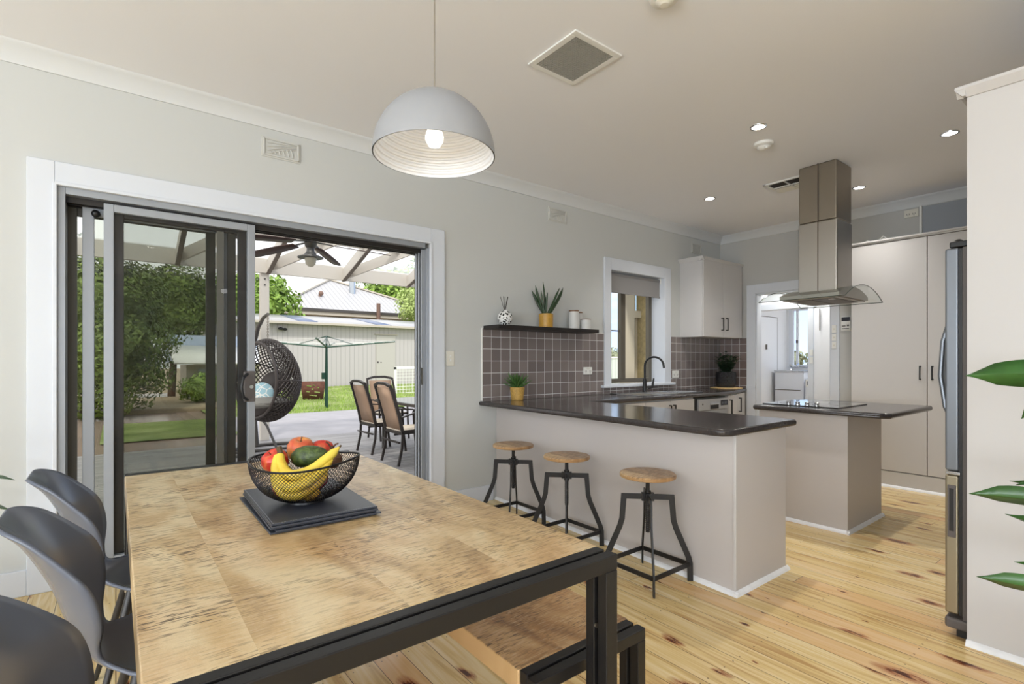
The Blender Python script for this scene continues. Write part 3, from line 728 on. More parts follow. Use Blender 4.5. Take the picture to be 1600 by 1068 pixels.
# wall vents
def wallvent(x0, x1, z0, z1, lab, kind):
    v = thing('wall_vent', lab, 'vent', ((x0 + x1) / 2, YW, z0), group='painted plaster wall vents' if kind < 3 else None)
    f = MB(); y = YW
    f.box(x0, x1, y - .007, y, z0, z1)
    P('back_plate', f, 'ventpaint', v, bevel=.006)
    f = MB(); t_ = .012
    f.box(x0 + .01, x1 - .01, y - .016, y - .007, z1 - .01 - t_, z1 - .01); f.box(x0 + .01, x1 - .01, y - .016, y - .007, z0 + .01, z0 + .01 + t_)
    f.box(x0 + .01, x0 + .01 + t_, y - .016, y - .007, z0 + .01, z1 - .01); f.box(x1 - .01 - t_, x1 - .01, y - .016, y - .007, z0 + .01, z1 - .01)
    P('raised_border', f, 'ventpaint', v, bevel=.004)
    f = MB(); W, H_ = x1 - x0, z1 - z0
    if kind < 3:
        for k in range(4):
            pts = [(x0 + W * (.15 + .72 * q), y - .012, z0 + H_ * (.80 - .06 * k - (.10 + .13 * k) * (1 - q) ** 1.5)) for q in [i / 6 for i in range(7)]]
            f.tube(pts, .0035, 6)
        for k in range(6):
            xx = x0 + W * (.25 + .11 * k)
            f.tube([(xx, y - .012, z0 + H_ * (.2)), (xx - W * .03, y - .012, z0 + H_ * (.28 + .04 * k)), (xx - W * .07, y - .012, z0 + H_ * (.30 + .055 * k))], .0045, 6)
    else:
        for k in range(5): f.box(x0 + .03, x1 - .03, y - .012, y - .007, z0 + H_ * (.22 + .13 * k), z0 + H_ * (.22 + .13 * k) + .004)
    P('pattern_ribs', f, 'ventpaint', v)
wallvent(.777, 1.03, 2.645, 2.785, 'painted plaster wall vent left of the pendant lamp, above the sliding door', 1)
wallvent(3.373, 3.626, 2.645, 2.785, 'painted plaster wall vent high above the floating shelf', 2)
wallvent(5.83, 6.06, 2.64, 2.77, 'pale wall vent above the white wall cupboard', 3)

# ================================================================== WALL FITTINGS
ls = thing('light_switch', 'white double light switch right of the sliding door', 'switch', (2.254, YW, 1.21))
P('plate', MB().box(2.216, 2.292, YW - .009, YW, 1.213, 1.343), 'offwhite', ls, bevel=.003)
for z in (1.262, 1.296): P('rocker', MB().box(2.246, 2.262, YW - .014, YW - .009, z - .009, z + .009), 'white', ls, bevel=.002)
def gpo(x0, x1, z0, z1, y, lab, grp=None):
    g = thing('power_outlet', lab, 'power outlet', ((x0 + x1) / 2, y, z0), group=grp)
    P('plate', MB().box(x0, x1, y - .01, y, z0, z1), 'white', g, bevel=.003)
    cx, cz = (x0 + x1) / 2, (z0 + z1) / 2
    for s in (-1, 1):
        c = cx + s * (x1 - x0) * .25; f = MB()
        f.boxr((c - .009, y - .0105, cz - .002), (.003, .002, .012), ry=R(30)); f.boxr((c + .009, y - .0105, cz - .002), (.003, .002, .012), ry=R(-30)); f.box(c - .0015, c + .0015, y - .0115, y - .0095, cz - .022, cz - .010)
        P('socket', f, 'black', g)
    for s in (-1, 1): P('rocker', MB().box(cx + s * .012 - .006, cx + s * .012 + .006, y - .014, y - .01, cz + .018, cz + .03), 'offwhite', g)
gpo(3.861, 3.986, 1.113, 1.190, YW - .008, 'white double power outlet on the tiles left of the window')
gpo(5.415, 5.545, 1.048, 1.135, YW - .008, 'white double power outlet on the tiles right of the window')
pf = thing('power_outlet', 'cream double power outlet high on the far wall above the pantry', 'power outlet', (XF, 1.64, 2.75))
P('plate', MB().box(XF - .012, XF, 1.585, 1.705, 2.745, 2.825), 'offwhite', pf, bevel=.003)
for y_ in (1.61, 1.66): P('socket', MB().box(XF - .014, XF - .012, y_, y_ + .004, 2.77, 2.785).box(XF - .014, XF - .012, y_ + .02, y_ + .024, 2.77, 2.785).box(XF - .014, XF - .012, y_ + .01, y_ + .014, 2.758, 2.768), 'black', pf)
one('conduit', MB().box(XF - .02, XF, 1.555, 1.575, 2.48, 2.84), 'white', 'thin white conduit beside the cream outlet above the pantry', 'conduit', (XF, 1.565, 2.48))
one('wall_panel', MB().box(XF - .012, XF, .9, 1.55, 2.48, 2.83), mat('blue grey panel', (150, 156, 164), .5), 'blue grey panel on the far wall above the pantry', 'panel', (XF, 1.2, 2.48))
for (z0, z1, lab) in ((1.575, 1.665, 'topmost of the three white switches on the laundry door casing'), (1.485, 1.565, 'middle of the three white switches on the laundry door casing'), (1.395, 1.475, 'lowest of the three white switches on the laundry door casing')):
    s_ = thing('light_switch', lab, 'switch', (XF - .02, 2.36, z0), group='switches on the laundry door casing')
    P('plate', MB().box(XF - .03, XF - .02, 2.337, 2.382, z0, z1), 'white', s_, bevel=.003)
    P('rocker', MB().box(XF - .034, XF - .03, 2.352, 2.366, (z0 + z1) / 2 - .009, (z0 + z1) / 2 + .009), 'offwhite', s_)
s_ = thing('light_switch', 'white double switch plate on the wall inside the laundry', 'switch', (7.38, 2.96, 1.30))
P('plate', MB().box(7.37, 7.38, 2.935, 2.975, 1.22, 1.31), 'white', s_, bevel=.003)
P('plate_upper', MB().box(7.37, 7.38, 2.935, 2.975, 1.325, 1.41), 'white', s_, bevel=.003)
one('hanging_cord', MB().box(7.37, 7.38, 2.845, 2.855, 1.66, 1.95), 'fridge_body', 'thin grey strip hanging down the white laundry wall', 'cord', (7.375, 2.85, 1.66))
ct = thing('thermostat', 'white wall controller with dark display left of the pantry', 'control panel', (XF, 2.25, 1.60))
P('case', MB().box(XF - .022, XF, 2.195, 2.29, 1.60, 1.755), 'white', ct, bevel=.004)
P('display', MB().box(XF - .024, XF - .022, 2.200, 2.285, 1.705, 1.75), 'screen_lcd', ct)
P('buttons', MB().box(XF - .026, XF - .022, 2.21, 2.23, 1.645, 1.665).box(XF - .026, XF - .022, 2.245, 2.28, 1.645, 1.655).box(XF - .026, XF - .022, 2.21, 2.28, 1.615, 1.625), 'fridge_body', ct)

# splashbacks
sp = MB(); sp.box(2.586, 4.182, YW - .0085, YW - .0005, .9, 1.55); sp.box(4.182, 5.372, YW - .0085, YW - .0005, .9, .966)
one('tiled_splashback', sp, 'tile', 'mauve square tiles with white grout left of and below the window', 'splashback', (3.4, YW, .9), smooth=0)
ps = thing('tiled_splashback', 'mauve square tiles in the kitchen corner under the wall cupboard', 'splashback', (6.0, YW, .9))
P('tiles_left_wall', MB().box(5.372, XF, YW - .008, YW, .9, 1.552), 'tile', ps, smooth=0)
P('tiles_far_wall', MB().box(XF - .008, XF, 3.39, YW, .9, 1.552), M['tile_far'], ps, smooth=0)
for o in ps.children: o.location = (0, 0, 0)
one('tile_edging', MB().box(2.577, 2.586, YW - .009, YW, .9, 1.552).box(3.86, 4.182, YW - .009, YW, 1.550, 1.560), 'white', 'white edge strip along the top left of the tiles', 'trim', (2.58, YW, .9))

# blind
bl = thing('roller_blind', 'grey roller blind pulled slightly down in the kitchen window', 'blind', (4.77, YW + .05, 2.0))
P('blind_fabric', MB().box(4.295, 5.235, YW + .045, YW + .048, 2.03, 2.22), 'blind', bl)
P('roller_tube', MB().cyl((4.295, YW + .06, 2.225), .022, .94, axis=(1, 0, 0)), 'blind', bl)
P('bottom_rail', MB().box(4.295, 5.24, YW + .040, YW + .052, 2.018, 2.034), 'blind', bl, bevel=.003)
P('bracket', MB().box(5.236, 5.248, YW + .03, YW + .09, 2.19, 2.255).box(4.292, 4.297, YW + .03, YW + .09, 2.19, 2.255), 'white', bl)

# ================================================================== KITCHEN
def handle_y(x, yf, z0, z1, w=.012):      # vertical D handle on a face looking to -Y
    m = MB(); m.box(x - w / 2, x + w / 2, yf - .035, yf - .024, z0, z1); m.box(x - w / 2, x + w / 2, yf - .03, yf, z0, z0 + .012); m.box(x - w / 2, x + w / 2, yf - .03, yf, z1 - .012, z1); return m
def handle_x(y, xf, z0, z1, w=.012):
    m = MB(); m.box(xf - .035, xf - .024, y - w / 2, y + w / 2, z0, z1); m.box(xf - .03, xf, y - w / 2, y + w / 2, z0, z0 + .012); m.box(xf - .03, xf, y - w / 2, y + w / 2, z1 - .012, z1); return m

# wall cupboard
wc = thing('wall_cupboard', 'white two-door wall cupboard in the kitchen corner', 'cupboard', (6.0, YW, 1.55))
P('cupboard_body', MB().box(5.586, 6.49, 3.462, YW, 1.55, 2.475), 'cab', wc, bevel=.002)
pc = [(0, 0), (.018, 0), (.045, .03), (.048, .046), (0, .046)]
f = MB(); f.extr(pc, (5.560, 3.462 + .02, 2.472), (6.51, 3.462 + .02, 2.472), (0, -1, 0), (0, 0, 1)); f.extr(pc, (5.60, YW, 2.472), (5.60, 3.43, 2.472), (-1, 0, 0), (0, 0, 1)); f.box(5.6, 6.5, 3.45, YW, 2.472, 2.512)
P('crown_moulding', f, 'cab', wc)
P('gap_strip', MB().box(6.02, 6.06, 3.4605, 3.4618, 1.56, 2.46), 'gap', wc)
for x0, x1, hx in ((5.588, 6.036, 5.985), (6.041, 6.488, 6.09)):
    dd = P('door', MB().box(x0, x1, 3.442, 3.460, 1.552, 2.470), 'cab', wc, bevel=.002)
    P('handle', handle_y(hx, 3.442, 1.635, 1.795), 'black', dd, bevel=.002)

# base run along the left wall
def base_cab(lab, x0, x1, doors, hz=None, grp='white base cabinets under the window'):
    b = thing('base_cabinet', lab, 'cabinet', ((x0 + x1) / 2, 3.5, 0), group=grp)
    P('cabinet_body', MB().box(x0, x1, 3.20, YW - .01, .1, .86), 'cab', b)
    P('kickboard', MB().box(x0, x1, 3.25, 3.27, 0, .1), 'cab', b)
    for (a, c_, hx) in doors:
        dd = P('door', MB().box(a + .003, c_ - .003, 3.18, 3.198, .11, .845), 'cab', b, bevel=.002)
        if hx: P('handle', handle_y(hx, 3.18, .66, .80), 'black', dd, bevel=.002)
base_cab('white base cabinet in the corner behind the breakfast bar', 3.32, 4.138, [(3.32, 4.138, None)], None)
base_cab('white two-door base cabinet under the sink, left of the dishwasher', 4.142, 4.985, [(4.142, 4.56, 4.525), (4.56, 4.985, 4.60)])
dw = thing('dishwasher', 'grey steel dishwasher with display and pocket handle under the worktop', 'dishwasher', (5.36, 3.5, 0))
P('body', MB().box(5.035, 5.66, 3.21, YW - .02, .1, .845), 'alu_dark', dw)
P('side_gasket', MB().box(5.012, 5.052, 3.19, 3.23, .1, .84), 'black', dw)
P('door', MB().box(5.052, 5.655, 3.175, 3.21, .12, .70), 'steel_light', dw, bevel=.004)
cp = P('control_panel', MB().box(5.052, 5.655, 3.165, 3.21, .705, .83), mat('dishwasher silver', (176, 178, 182), .35, .25), dw, bevel=.004)
P('pocket_handle', MB().box(5.27, 5.44, 3.160, 3.166, .715, .77), 'black', cp, bevel=.002)
P('handle_lip', MB().box(5.27, 5.44, 3.154, 3.164, .762, .782), 'steel_light', cp, bevel=.002)
P('display', MB().box(5.49, 5.63, 3.160, 3.166, .745, .805), 'screen_lcd', cp)
P('display_digits', MB().box(5.51, 5.525, 3.158, 3.161, .76, .79).box(5.54, 5.555, 3.158, 3.161, .76, .79).box(5.57, 5.585, 3.158, 3.161, .76, .79).box(5.60, 5.61, 3.158, 3.161, .76, .79), 'silver', cp)
P('power_button', MB().cyl((5.12, 3.166, .775), .010, .006, axis=(0, -1, 0)), 'fridge_body', cp)
ec = thing('base_cabinet', 'white angled base cabinet with black handles right of the dishwasher', 'cabinet', (6.1, 3.6, 0), group='white base cabinets under the window')
P('cabinet_body', MB().prism([(5.68, 3.20), (6.51, 3.43), (6.51, YW - .01), (5.68, YW - .01)], .08, .86), 'cab', ec)
P('kickboard', MB().prism([(5.70, 3.25), (6.51, 3.475), (6.51, 3.5), (5.70, 3.28)], 0, .08), 'cab', ec)
dv = Vector((.83, .23, 0)).normalized(); nv = Vector((dv.y, -dv.x, 0))
for s0, s1, hs in ((.01, .42, .04), (.425, .84, .49)):
    b0 = Vector((5.68, 3.20, 0))
    m = MB(); p0, p1 = b0 + dv * s0, b0 + dv * s1; m.extr([(0, .10), (.018, .10), (.018, .845), (0, .845)], p0 + nv * .002, p1 + nv * .002, nv, (0, 0, 1))
    dd = P('door', m, 'cab', ec, bevel=.002)
    hp = b0 + dv * hs + nv * .02; m = MB()
    m.bar(hp + nv * .03 + Vector((0, 0, .62)), hp + nv * .03 + Vector((0, 0, .80)), .012, .012); m.bar(hp + Vector((0, 0, .626)), hp + nv * .03 + Vector((0, 0, .626)), .012, .012); m.bar(hp + Vector((0, 0, .794)), hp + nv * .03 + Vector((0, 0, .794)), .012, .012)
    P('handle', m, 'black', dd)

# breakfast bar
pb = thing('breakfast_bar', 'grey white breakfast bar base panel behind the three stools', 'cabinet', (2.9, 2.4, 0))
P('cabinet_body', MB().prism([(2.62, 1.427), (3.195, 1.424), (3.31, 3.19), (3.31, YW - .005), (2.74, YW - .005)], 0, .86), 'cabside', pb)
P('corner_trim', MB().box(2.614, 2.628, 1.420, 1.434, .03, .86), 'cab', pb)
q4 = [(0, 0), (.02, 0), (.017, .01), (.008, .02), (0, .024)]
m = MB(); a = Vector((2.62, 1.427, 0)); b = Vector((2.74, YW - .005, 0)); dn = (b - a).normalized(); nn = Vector((-dn.y, dn.x, 0))
m.extr(q4, a - dn * .02, b, nn, (0, 0, 1)); m.extr(q4, (2.60, 1.427, 0), (3.215, 1.424, 0), (0, -1, 0), (0, 0, 1))
P('quarter_round', m, 'skirt', pb)
wt = thing('worktop', 'dark speckled L-shaped worktop over the breakfast bar and sink run', 'worktop', (3.0, 3.2, .86))
P('worktop_slab', MB().prism([(2.545, YW - .002), (2.487, 1.485), (2.505, 1.43), (2.555, 1.402), (3.305, 1.402), (3.325, 3.155), (5.68, 3.155), (XF - .002, 3.395), (XF - .002, YW - .002)], .86, .90), 'worktop', wt, bevel=.017, seg=4)

# sink
sk = thing('sink', 'stainless steel inset sink with drainer under the window', 'sink', (4.75, 3.45, .9))
m = MB(); X0, X1, Y0, Y1 = 4.20, 5.30, 3.27, 3.70
m.box(X0, X1, Y0, Y0 + .03, .9, .905); m.box(X0, X1, Y1 - .10, Y1, .9, .905); m.box(X0, X0 + .03, Y0, Y1, .9, .905); m.box(X1 - .38, X1, Y0, Y1, .9, .905)
m.box(4.56, 4.59, Y0, Y1, .9, .905)
P('rim', m, 'steel_light', sk, bevel=.002)
m = MB()
for (a, b) in ((X0 + .03, 4.56), (4.59, X1 - .38)):
    m.box(a, b, Y0 + .03, Y1 - .1, .8995, .901)
P('bowl', m, 'steel_dark', sk)
m = MB()
for i in range(7): m.box(X1 - .33, X1 - .04, Y0 + .06 + i * .045, Y0 + .07 + i * .045, .905, .908)
P('drainer_ridges', m, 'steel_light', sk, bevel=.001)
fc = thing('faucet', 'black gooseneck kitchen mixer tap in front of the window', 'faucet', (4.74, 3.655, .9))
P('body', MB().lathe([(.026, 0), (.026, .008), (.022, .012), (.022, .14), (.018, .15)], (4.74, 3.655, .905), 24), 'black', fc)
arc = [(4.74, 3.655, 1.0), (4.74, 3.655, 1.20)] + [(4.74 + .03 * (1 - math.cos(a)), 3.655 - .105 * (1 - math.cos(a)), 1.20 + .10 * math.sin(a)) for a in [R(q) for q in range(15, 166, 15)]]
arc.append((arc[-1][0], arc[-1][1] - .01, 1.175))
P('spout', MB().tube(arc, .012, 14), 'black', fc)
P('lever', MB().tube([(4.765, 3.63, .95), (4.80, 3.595, .96), (4.812, 3.585, 1.06)], [.018, .016, .009], 12), 'black', fc)

# island
isl = thing('kitchen_island', 'grey white island base panel under the cooktop', 'cabinet', (4.55, 1.75, 0))
P('cabinet_body', MB().box(4.196, 4.909, 1.438, 2.08, 0, .86), 'cabside', isl)
P('corner_trim', MB().box(4.193, 4.201, 1.434, 1.442, .03, .86), 'cabside', isl)
m = MB(); m.extr(q4, (4.196, 1.42, 0), (4.196, 2.08, 0), (-1, 0, 0), (0, 0, 1)); m.extr(q4, (4.176, 1.438, 0), (4.929, 1.438, 0), (0, -1, 0), (0, 0, 1)); m.extr(q4, (4.909, 1.42, 0), (4.909, 2.08, 0), (1, 0, 0), (0, 0, 1))
P('quarter_round', m, 'skirt', isl)
one('worktop', MB().prism([(4.12, 2.10), (4.12, 1.22), (4.17, 1.16), (5.15, 1.16), (5.15, 2.10)], .86, .90), 'worktop', 'dark speckled island worktop with the cooktop set in it', 'worktop', (4.6, 1.6, .86), bevel=.017, seg=4)
ck = thing('cooktop', 'black glass cooktop with four steel knobs on the island', 'cooktop', (4.6, 1.82, .9))
P('glass_plate', MB().box(4.25, 4.86, 1.52, 2.08, .9, .908), 'blackglass', ck, bevel=.002)
m = MB()
for (x, y, r) in ((4.45, 1.68, .09), (4.45, 1.95, .075), (4.70, 1.67, .075), (4.70, 1.94, .10)):
    m.lathe([(r, 0), (r - .003, 0), (r - .003, .0006), (r, .0006)], (x, y, .908), 40, closed=True)
P('hob_rings', m, 'fridge_body', ck)
for y in (1.895, 1.825, 1.755, 1.685):
    P('knob', MB().lathe([(.018, 0), (.018, .004), (.015, .006), (.016, .022), (.012, .026)], (4.305, y, .908), 20), 'chrome', ck)

# range hood
hd = thing('range_hood', 'stainless steel island range hood with square chimney and curved glass canopy', 'range hood', (4.87, 1.85, 1.72))
m = MB(); m.box(4.70, 5.03, 1.685, 1.99, 1.80, 2.44)
P('chimney_lower', m, 'steel', hd, bevel=.012, seg=3)
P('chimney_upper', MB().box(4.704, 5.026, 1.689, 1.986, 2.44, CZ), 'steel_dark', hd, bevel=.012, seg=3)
P('chimney_seam', MB().box(4.698, 4.702, 1.828, 1.834, 1.80, CZ - .0), 'gap', hd)
ya, yb = 1.555, 2.235; xa, xb = 4.50, 5.34; zb = 1.772
def arcz(x, base=zb, rise=.115):
    u = (x - (xa + xb) / 2) / ((xb - xa) / 2); return base + rise * (1 - u * u)
n = 24; xs = [xa + (xb - xa) * i / n for i in range(n + 1)]
vs = []; fs = []
for i, x in enumerate(xs):
    for y in (ya, yb): vs.append((x, y, arcz(x)))
for i in range(n): fs.append((2 * i, 2 * i + 2, 2 * i + 3, 2 * i + 1))
P('glass_canopy', MB().add(vs, fs), 'glass_hood', hd)
for y in (ya, yb): P('glass_rim', MB().tube([(x, y, arcz(x)) for x in xs], .0032, 6), 'glass_edge', hd)
for x in (xa, xb): P('glass_rim', MB().tube([(x, ya, arcz(x)), (x, yb, arcz(x))], .0032, 6), 'glass_edge', hd)
m = MB(); prof2 = [(4.60, 1.786)] + [(x, arcz(x) - .006) for x in [4.60 + .64 * i / 12 for i in range(13)]] + [(5.24, 1.786)]
m.extr([(x, z) for x, z in prof2], (0, 1.635, 0), (0, 2.10, 0), (1, 0, 0), (0, 0, 1))
P('hood_body', m, 'steel', hd)
P('filter_panel', MB().box(4.62, 5.22, 1.65, 2.085, 1.776, 1.787), 'steel_dark', hd, bevel=.003)
P('filter_mesh', MB().box(4.66, 5.18, 1.69, 1.86, 1.772, 1.777).box(4.66, 5.18, 1.875, 2.045, 1.772, 1.777), 'fridge_body', hd)
P('hood_lamp', MB().cyl((4.70, 1.72, 1.770), .028, .004).cyl((4.70, 2.02, 1.770), .028, .004), 'white', hd)

# pantry
pt = thing('pantry_cupboard', 'tall white pantry cupboard with two doors against the far wall', 'cupboard', (6.3, 1.4, 0))
P('cupboard_body', MB().box(6.12, XF - .001, .40, 2.055, .0, 2.455), 'cab', pt)
P('plinth', MB().box(6.098, 6.12, .40, 2.05, .022, .155), 'cab', pt)
P('quarter_round', MB().extr(q4, (6.098, .40, 0), (6.098, 2.05, 0), (-1, 0, 0), (0, 0, 1)), 'skirt', pt)
P('top_moulding', MB().box(6.075, XF - .001, .40, 2.065, 2.46, 2.478).box(6.09, 6.12, .40, 2.06, 2.447, 2.462), 'cab', pt, bevel=.003)
P('gap_strip', MB().box(6.112, 6.1205, .4, 2.05, .16, 2.45), 'gap', pt)
for y0, y1, hy in ((1.4215, 2.052, 1.468), (.79, 1.4145, 1.375)):
    dd = P('door', MB().box(6.098, 6.116, y0, y1, .165, 2.442), 'cab', pt, bevel=.002)
    P('handle', handle_x(hy, 6.098, 1.075, 1.21), 'black', dd, bevel=.002)
one('coiled_cable', MB().tube([(6.2, 1.98, 2.482), (6.2, 1.94, 2.51), (6.2, 1.90, 2.485), (6.2, 1.84, 2.49), (6.2, 1.80, 2.535), (6.2, 1.77, 2.50), (6.2, 1.70, 2.483)], .006, 6), 'white', 'white cable lying on top of the pantry', 'cable', (6.2, 1.85, 2.48))

# fridge cabinet and fridge
fcab = thing('fridge_cabinet', 'tall pale cabinet side panel beside the fridge at the right edge', 'cabinet', (3.0, .2, 0))
P('side_panel', MB().box(2.984, 3.004, -.19, .553, 0, 2.44), 'cab', fcab)
P('top_panel', MB().box(3.004, 4.0, -.19, .53, 2.40, 2.44), 'cab', fcab)
P('far_side_panel', MB().box(3.98, 4.0, -.19, .53, 0, 2.40), 'cab', fcab)
f = MB(); pc2 = [(0, 0), (.010, 0), (.022, .015), (.036, .032), (.036, .045), (0, .045)]
f.extr(pc2, (2.984, -.19, 2.425), (2.984, .585, 2.425), (-1, 0, 0), (0, 0, 1)); f.extr(pc2, (2.95, .553, 2.425), (4.0, .553, 2.425), (0, 1, 0), (0, 0, 1)); f.box(2.984, 4.0, -.19, .553, 2.44, 2.47)
P('crown_moulding', f, 'cab', fcab)
P('quarter_round', MB().extr(q4, (2.984, -.19, 0), (2.984, .556, 0), (-1, 0, 0), (0, 0, 1)), 'skirt', fcab)
fr = thing('fridge', 'silver fridge freezer seen from its side at the right', 'fridge', (3.5, .3, 0))
P('body', MB().box(3.03, 3.93, -.12, .578, .05, 1.775), 'fridge_body', fr, bevel=.004)
dprof = [(.590, 0), (.624, 0), (.632, .004), (.636, .012), (.638, .03), (.638, .43), (.59, .43)]
def fdoor(x0, x1, z0, z1, mm, nm, bulge=.0):
    m = MB(); m.box(x0, x1, .590, .640, z0, z1); return P(nm, m, mm, fr, bevel=.009, seg=3)
du = fdoor(3.03, 3.478, .755, 1.775, 'silver', 'door'); du2 = fdoor(3.482, 3.93, .755, 1.775, 'silver', 'door')
dl_ = fdoor(3.03, 3.93, .10, .735, 'bronze', 'freezer_drawer')
P('pocket_frame', MB().box(3.026, 3.034, .600, .630, .45, .69), 'fridge_body', dl_, bevel=.003)
P('pocket_recess', MB().box(3.0245, 3.0262, .607, .623, .48, .675), 'black', dl_)
for dd, x in ((du, 3.43), (du2, 3.53)):
    P('handle', MB().tube([(x, .640, .90), (x, .690, .93), (x, .722, 1.02), (x, .742, 1.18), (x, .732, 1.36), (x, .696, 1.50), (x, .640, 1.54)], .011, 10), 'silver', dd)
P('hinge_cover', MB().box(3.035, 3.12, .555, .625, 1.777, 1.805).sphere((3.075, .60, 1.80), .02), 'black', fr, bevel=.006)
P('door_gasket', MB().box(3.036, 3.92, .578, .590, .10, 1.77), 'black', fr)
P('mid_hinge', MB().box(3.025, 3.08, .585, .636, .738, .752), 'steel_light', fr, bevel=.002)
P('foot_cover', MB().box(3.02, 3.12, .545, .640, .035, .085), 'fridge_body', fr, bevel=.012)
P('kick_grille', MB().box(3.04, 3.92, .48, .60, .0, .05), 'black', fr)

# ================================================================== SHELF AND ORNAMENTS
one('floating_shelf', MB().box(2.60, 3.86, 3.54, YW - .0005, 1.538, 1.572), 'shelf', 'black brown floating shelf above the tiles', 'shelf', (3.23, 3.65, 1.538), bevel=.002)
rd = thing('reed_diffuser', 'black and white spotted ball diffuser with dark reeds on the shelf', 'diffuser', (2.752, 3.65, 1.572))
P('ball_vase', MB().lathe([(.03, 0)] + [(.068 * math.sin(a), .068 - .068 * math.cos(a)) for a in [R(q) for q in range(30, 161, 10)]] + [(.02, .14), (.016, .14)], (0, 0, 0), 32), 'spotball', rd, world=False)
m = MB()
for dx, dy in ((-.045, .01), (-.025, -.01), (.008, .01), (.012, -.02), (.035, 0), (.045, .015)): m.tube([(0, 0, .12), (dx, dy, .26)], .0022, 6)
P('reeds', m, 'reed', rd, world=False)
al = thing('potted_aloe', 'tall dark aloe in a mustard patterned pot on the shelf', 'potted plant', (3.242, 3.65, 1.572))
P('pot', MB().lathe([(.064, 0), (.068, .004), (.069, .13), (.062, .134), (.060, .115), (0.001, .115)], (0, 0, 0), 40), 'mustard', al, world=False)
m = MB()
for k, (a, sp_, L_, w_, dr) in enumerate(((150, .75, .27, .030, -.5), (175, .45, .30, .028, -.15), (100, .1, .33, .030, .1), (-20, .85, .33, .030, -.55), (-45, .62, .29, .026, -.4), (70, .25, .22, .028, -.1), (250, .3, .22, .026, -.1), (190, .25, .24, .024, 0))):
    dirv = Vector((math.cos(R(a)) * sp_, math.sin(R(a)) * sp_ * .7, 1))
    m.leaf((math.cos(R(a)) * .012, math.sin(R(a)) * .012, .115), dirv, L_, w_, droop=dr, fold=.3, base=.95, roll=90 if k % 2 else 40)
P('leaves', m, 'aloe', al, world=False, solid=.005)
cn = thing('canister', 'tall pale canister with wooden lid, leftmost of three on the shelf', 'canister', (3.613, 3.65, 1.572), group='canisters on the shelf')
P('jar', MB().lathe([(.048, 0), (.051, .004), (.051, .172), (.048, .176)], (0, 0, 0), 36), 'canister', cn, world=False)
P('lid', MB().cyl((0, 0, .176), .050, .012, 36), 'lidwood', cn, world=False)
c2 = dup(cn, (3.735, 3.705, 1.572), 0, 'mid-height pale canister with wooden lid, at the back of three on the shelf'); c2.scale = (.78, .78, .97)
c3 = dup(cn, (3.742, 3.61, 1.572), 0, 'short pale canister with wooden lid, in front of the back one on the shelf'); c3.scale = (1.0, 1.0, .56)
ag = thing('potted_agave', 'spiky green succulent in a woven gold pot on the breakfast bar', 'potted plant', (2.90, 3.66, .90))
P('pot', MB().lathe([(.050, 0), (.054, .003), (.068, .11), (.066, .118), (.058, .112), (0.001, .10)], (0, 0, 0), 40), 'woven', ag, world=False)
m = MB()
for k in range(26):
    a = k * 137.5; e = .25 + .9 * (k / 26); dirv = Vector((math.cos(R(a)) * (1.25 - e * .6), math.sin(R(a)) * (1.25 - e * .6), e))
    m.leaf((0, 0, .105), dirv, .145 + .03 * random.random(), .022, droop=-.25, fold=.3, base=.7)
P('leaves', m, 'agave', ag, world=False, solid=.003)
tv = one('trivet', MB().lathe([(.19, 0), (.2, .006), (.19, .012), (.001, .012)], (0, 0, 0), 40), 'coaster', 'round straw trivet under the black plant pot in the corner', 'trivet', (0, 0, 0)); tv.location = (6.28, 3.545, .90)
fp = thing('potted_shrub', 'dark green bushy plant in a textured black pot in the kitchen corner', 'potted plant', (6.28, 3.55, .912))
P('pot', MB().lathe([(.10, 0), (.112, .01), (.125, .06), (.128, .15), (.122, .20), (.112, .20), (.11, .18), (.001, .18)], (0, 0, 0), 40), 'blackpot', fp, world=False)
m = MB()
for st in range(22):
    a = st * 137.5; L0 = .13 + .15 * random.random(); lean = .15 + .55 * random.random()
    base = Vector((.03 * math.cos(R(a)), .03 * math.sin(R(a)), .18)); dv_ = Vector((math.cos(R(a)) * lean, math.sin(R(a)) * lean, 1)).normalized()
    for i in range(14):
        p = base + dv_ * L0 * (i + 1) / 14; b = a + i * 110
        m.leaf(p, (math.cos(R(b)), math.sin(R(b)), .5), .06, .032, .5, nseg=3)
P('leaves', m, 'fern', fp, world=False)

# ================================================================== STOOLS
st = thing('bar_stool', 'industrial bar stool with round wooden seat, nearest the camera', 'stool', (2.43, 1.853, 0), group='industrial bar stools at the breakfast bar')
P('seat', MB().lathe([(.001, .588), (.150, .588), (.158, .592), (.159, .606), (.154, .612), (.001, .613)], (0, 0, 0), 48), 'stoolwood', st, world=False)
P('screw_rod', MB().cyl((0, 0, .27), .012, .32, 16), 'blackmetal', st, world=False)
P('screw_thread', MB().lathe([(.012 + (.002 if i % 2 else 0), .28 + i * .006) for i in range(30)], (0, 0, 0), 14), 'blackmetal', st, world=False)
P('hub', MB().cyl((0, 0, .44), .019, .07, 20).boxr((0, 0, .475), (.07, .030, .045), rz=R(45)).boxr((0, 0, .475), (.07, .030, .045), rz=R(-45)), 'blackmetal', st, world=False)
P('seat_flange', MB().cyl((0, 0, .57), .05, .018, 20), 'blackmetal', st, world=False)
for k in range(4):
    a = R(45 + 90 * k); u = Vector((math.cos(a), math.sin(a), 0)); sd = Vector((-math.sin(a), math.cos(a), 0))
    pts = [u * .02 + Vector((0, 0, .475)), u * .135 + Vector((0, 0, .475)), u * .145 + Vector((0, 0, .345)), u * .158 + Vector((0, 0, .30)), u * .228 + Vector((0, 0, .135)), u * .236 + Vector((0, 0, .10)), u * .238]
    P('leg', MB().flatpath(pts, .010, .032, sd), 'blackmetal', st, world=False, bevel=.002)
m = MB(); cs = [Vector((.165 * i, .165 * j, .095)) for i, j in ((1, 1), (-1, 1), (-1, -1), (1, -1))]
